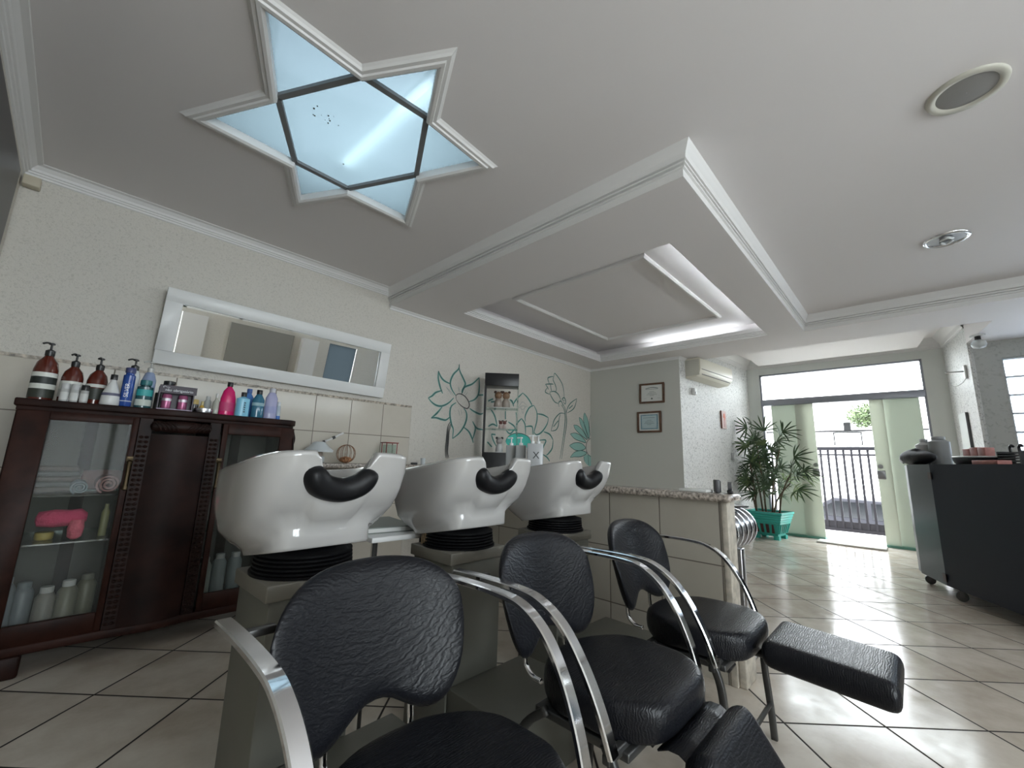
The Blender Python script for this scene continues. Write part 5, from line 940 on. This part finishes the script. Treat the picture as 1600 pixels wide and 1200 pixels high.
obj('top', MB().box(-.42, .42, -.45, .45, .74, .77), M_white, dk, bevel=.004)
for x in (-.39, .39): obj('side', MB().box(x-.012, x+.012, -.43, .43, 0, .74), M_white, dk)
tag(obj('threshold', MB().box(7.42, 7.72, .36, 1.10, 0, .022), mat('pale_mat', (.50, .49, .45), .7, bump=(120, .5, .004)), None, bevel=.006), 'flat pale doormat on the tiles just inside the door opening', 'mat')

# ================================================================ OUTSIDE
struct('ground_outside', MB().box(9.0, 9.8, -30, 30, -.14, -.02).box(9.8, 60, -30, 30, -1.1, -.97), mat('pale_paving', (.55, .54, .52), .8, bump=(8, .3, .02)))
gt = thing('street_gate', 'dark grey metal gate of square bars across the entrance path', 'gate', (9.0, .9, -.02))
M_gate = mat('gate_paint', (.022, .021, .026), .5, spec=.2)
obj('frame', MB().box(-.02, .02, -1.9, 1.9, 1.36, 1.42).box(-.015, .015, -1.9, 1.9, 1.27, 1.30).box(-.02, .02, -1.9, 1.9, .04, .09), M_gate, gt)
for k in range(36):
    y = -1.85+k*.105; obj('bar', MB().box(-.012, .012, y-.016, y+.016, .09, 1.36), M_gate, gt)
b = MB().box(.0, .006, -1.9, 1.9, .09, .20)
obj('kick_plate', b, M_gate, gt)
obj('cable', MB().tube([(-.03, .28, 1.26), (-.03, -.02, 1.02), (-.03, -.50, .62)], .006, 6), M_black, gt)
car = thing('parked_car', 'dark car parked in the street beyond the gate', 'car', (12.9, .8, -.90), 0)
body = [(-2.1, .30), (-2.1, .62), (-1.9, .78), (-1.15, .86), (-.65, 1.26), (.60, 1.30), (1.25, .90), (2.0, .82), (2.1, .55), (2.1, .30)]
b = MB(); n = len(body); b.add([(-.82, y, z) for y, z in body]+[(.82, y, z) for y, z in body], [tuple(range(n)), tuple(range(n, 2*n))[::-1]]+[(i, (i+1) % n, n+(i+1) % n, n+i) for i in range(n)])
obj('body', b, mat('car_paint', (.018, .018, .022), .5, spec=.2), car, bevel=.03)
b = MB()
for a in (((-1.02, .88), (-.62, 1.20), (-.05, 1.22), (-.05, .88)), ((.02, .88), (.02, 1.22), (.56, 1.23), (1.05, .92))): b.add([(-.828, y, z) for y, z in a], [(0, 1, 2, 3)])
obj('windows', b, mat('car_glass', (.006, .007, .008), .2, spec=.3), car)
for y in (-1.3, 1.3): obj('wheel', MB().lathe([(.12, -.10), (.30, -.10), (.33, -.06), (.33, .06), (.30, .10), (.12, .10)], (-.74, y, .33), 28, 'x'), M_rubber, car, smooth='auto')
obj('trim_strip', MB().box(-.83, -.82, -1.9, 1.9, .62, .66), M_steel, car)
bl = thing('white_building', 'white building across the street with a gabled roof and a blank sign', 'building', (20, 1.0, -.97))
obj('wall', MB().box(0, 6, -7, 7, 0, 3.8), mat('white_render', (.75, .75, .73), .8), bl)
obj('roof', MB().add([(-.3, -7.3, 3.8), (-.3, 7.3, 3.8), (-.3, 1.5, 5.2), (6.3, -7.3, 3.8), (6.3, 7.3, 3.8), (6.3, 1.5, 5.2)], [(0, 1, 2), (3, 5, 4), (0, 2, 5, 3), (1, 4, 5, 2), (0, 3, 4, 1)]), mat('pale_roof', (.60, .58, .55), .8), bl)
obj('sign', MB().box(-.08, 0, .27, 1.07, 2.93, 3.38), mat('sign_white', (.75, .76, .76), .6), bl); obj('sign_border', frame_mesh(.42, .245, .035, -.1, -.08), mat('sign_frame', (.01, .01, .01), .6, spec=.1), bl).matrix_local = Matrix.Translation((0, .67, 3.155)) @ Matrix.Rotation(-PI/2, 4, 'Z')
obj('eave_band', MB().box(-.10, 0, -7, 7, 3.42, 3.47), mat('sign_frame', (.01, .01, .01), .6, spec=.1), bl)
obj('lamp_box', MB().box(-.12, 0, .55, .75, 3.47, 3.75), mat('sign_frame', (.01, .01, .01), .6, spec=.1), bl)
te = thing('street_tree', 'leafy green tree beyond the white building', 'tree', (17.5, 1.0, -.97))
obj('trunk', MB().lathe([(.04, 0), (.03, 1.5), (.02, 2.6)], (0, -.45, 0), 12), M_black, te, smooth=True)
b = MB(); rr = random.Random(3)
for k in range(900):
    a, c2, r = rr.uniform(0, 2*PI), rr.uniform(-1, 1), .42*rr.random()**.4; s = math.sqrt(1-c2*c2); p = Vector((r*s*math.cos(a), r*s*math.sin(a)*1.05, 3.75+r*c2*.95)); u = Vector((rr.gauss(0, 1), rr.gauss(0, 1), rr.gauss(0, 1))).normalized(); v = u.orthogonal().normalized(); b.add([p-u*.06, p+v*.03, p+u*.06, p-v*.03], [(0, 1, 2, 3)])
obj('foliage', b, mat('tree_leaf', (.05, .075, .025), .6, var=(3, .4)), te)['kind'] = 'stuff'
wr = tag(obj('overhead_wire', MB().tube(catmull([(12, 9, 3.9), (12, 2, 3.65), (12, -6, 3.9)], 8), .012, 6), M_black, None), 'thin overhead cable seen through the clear transom', 'cable')
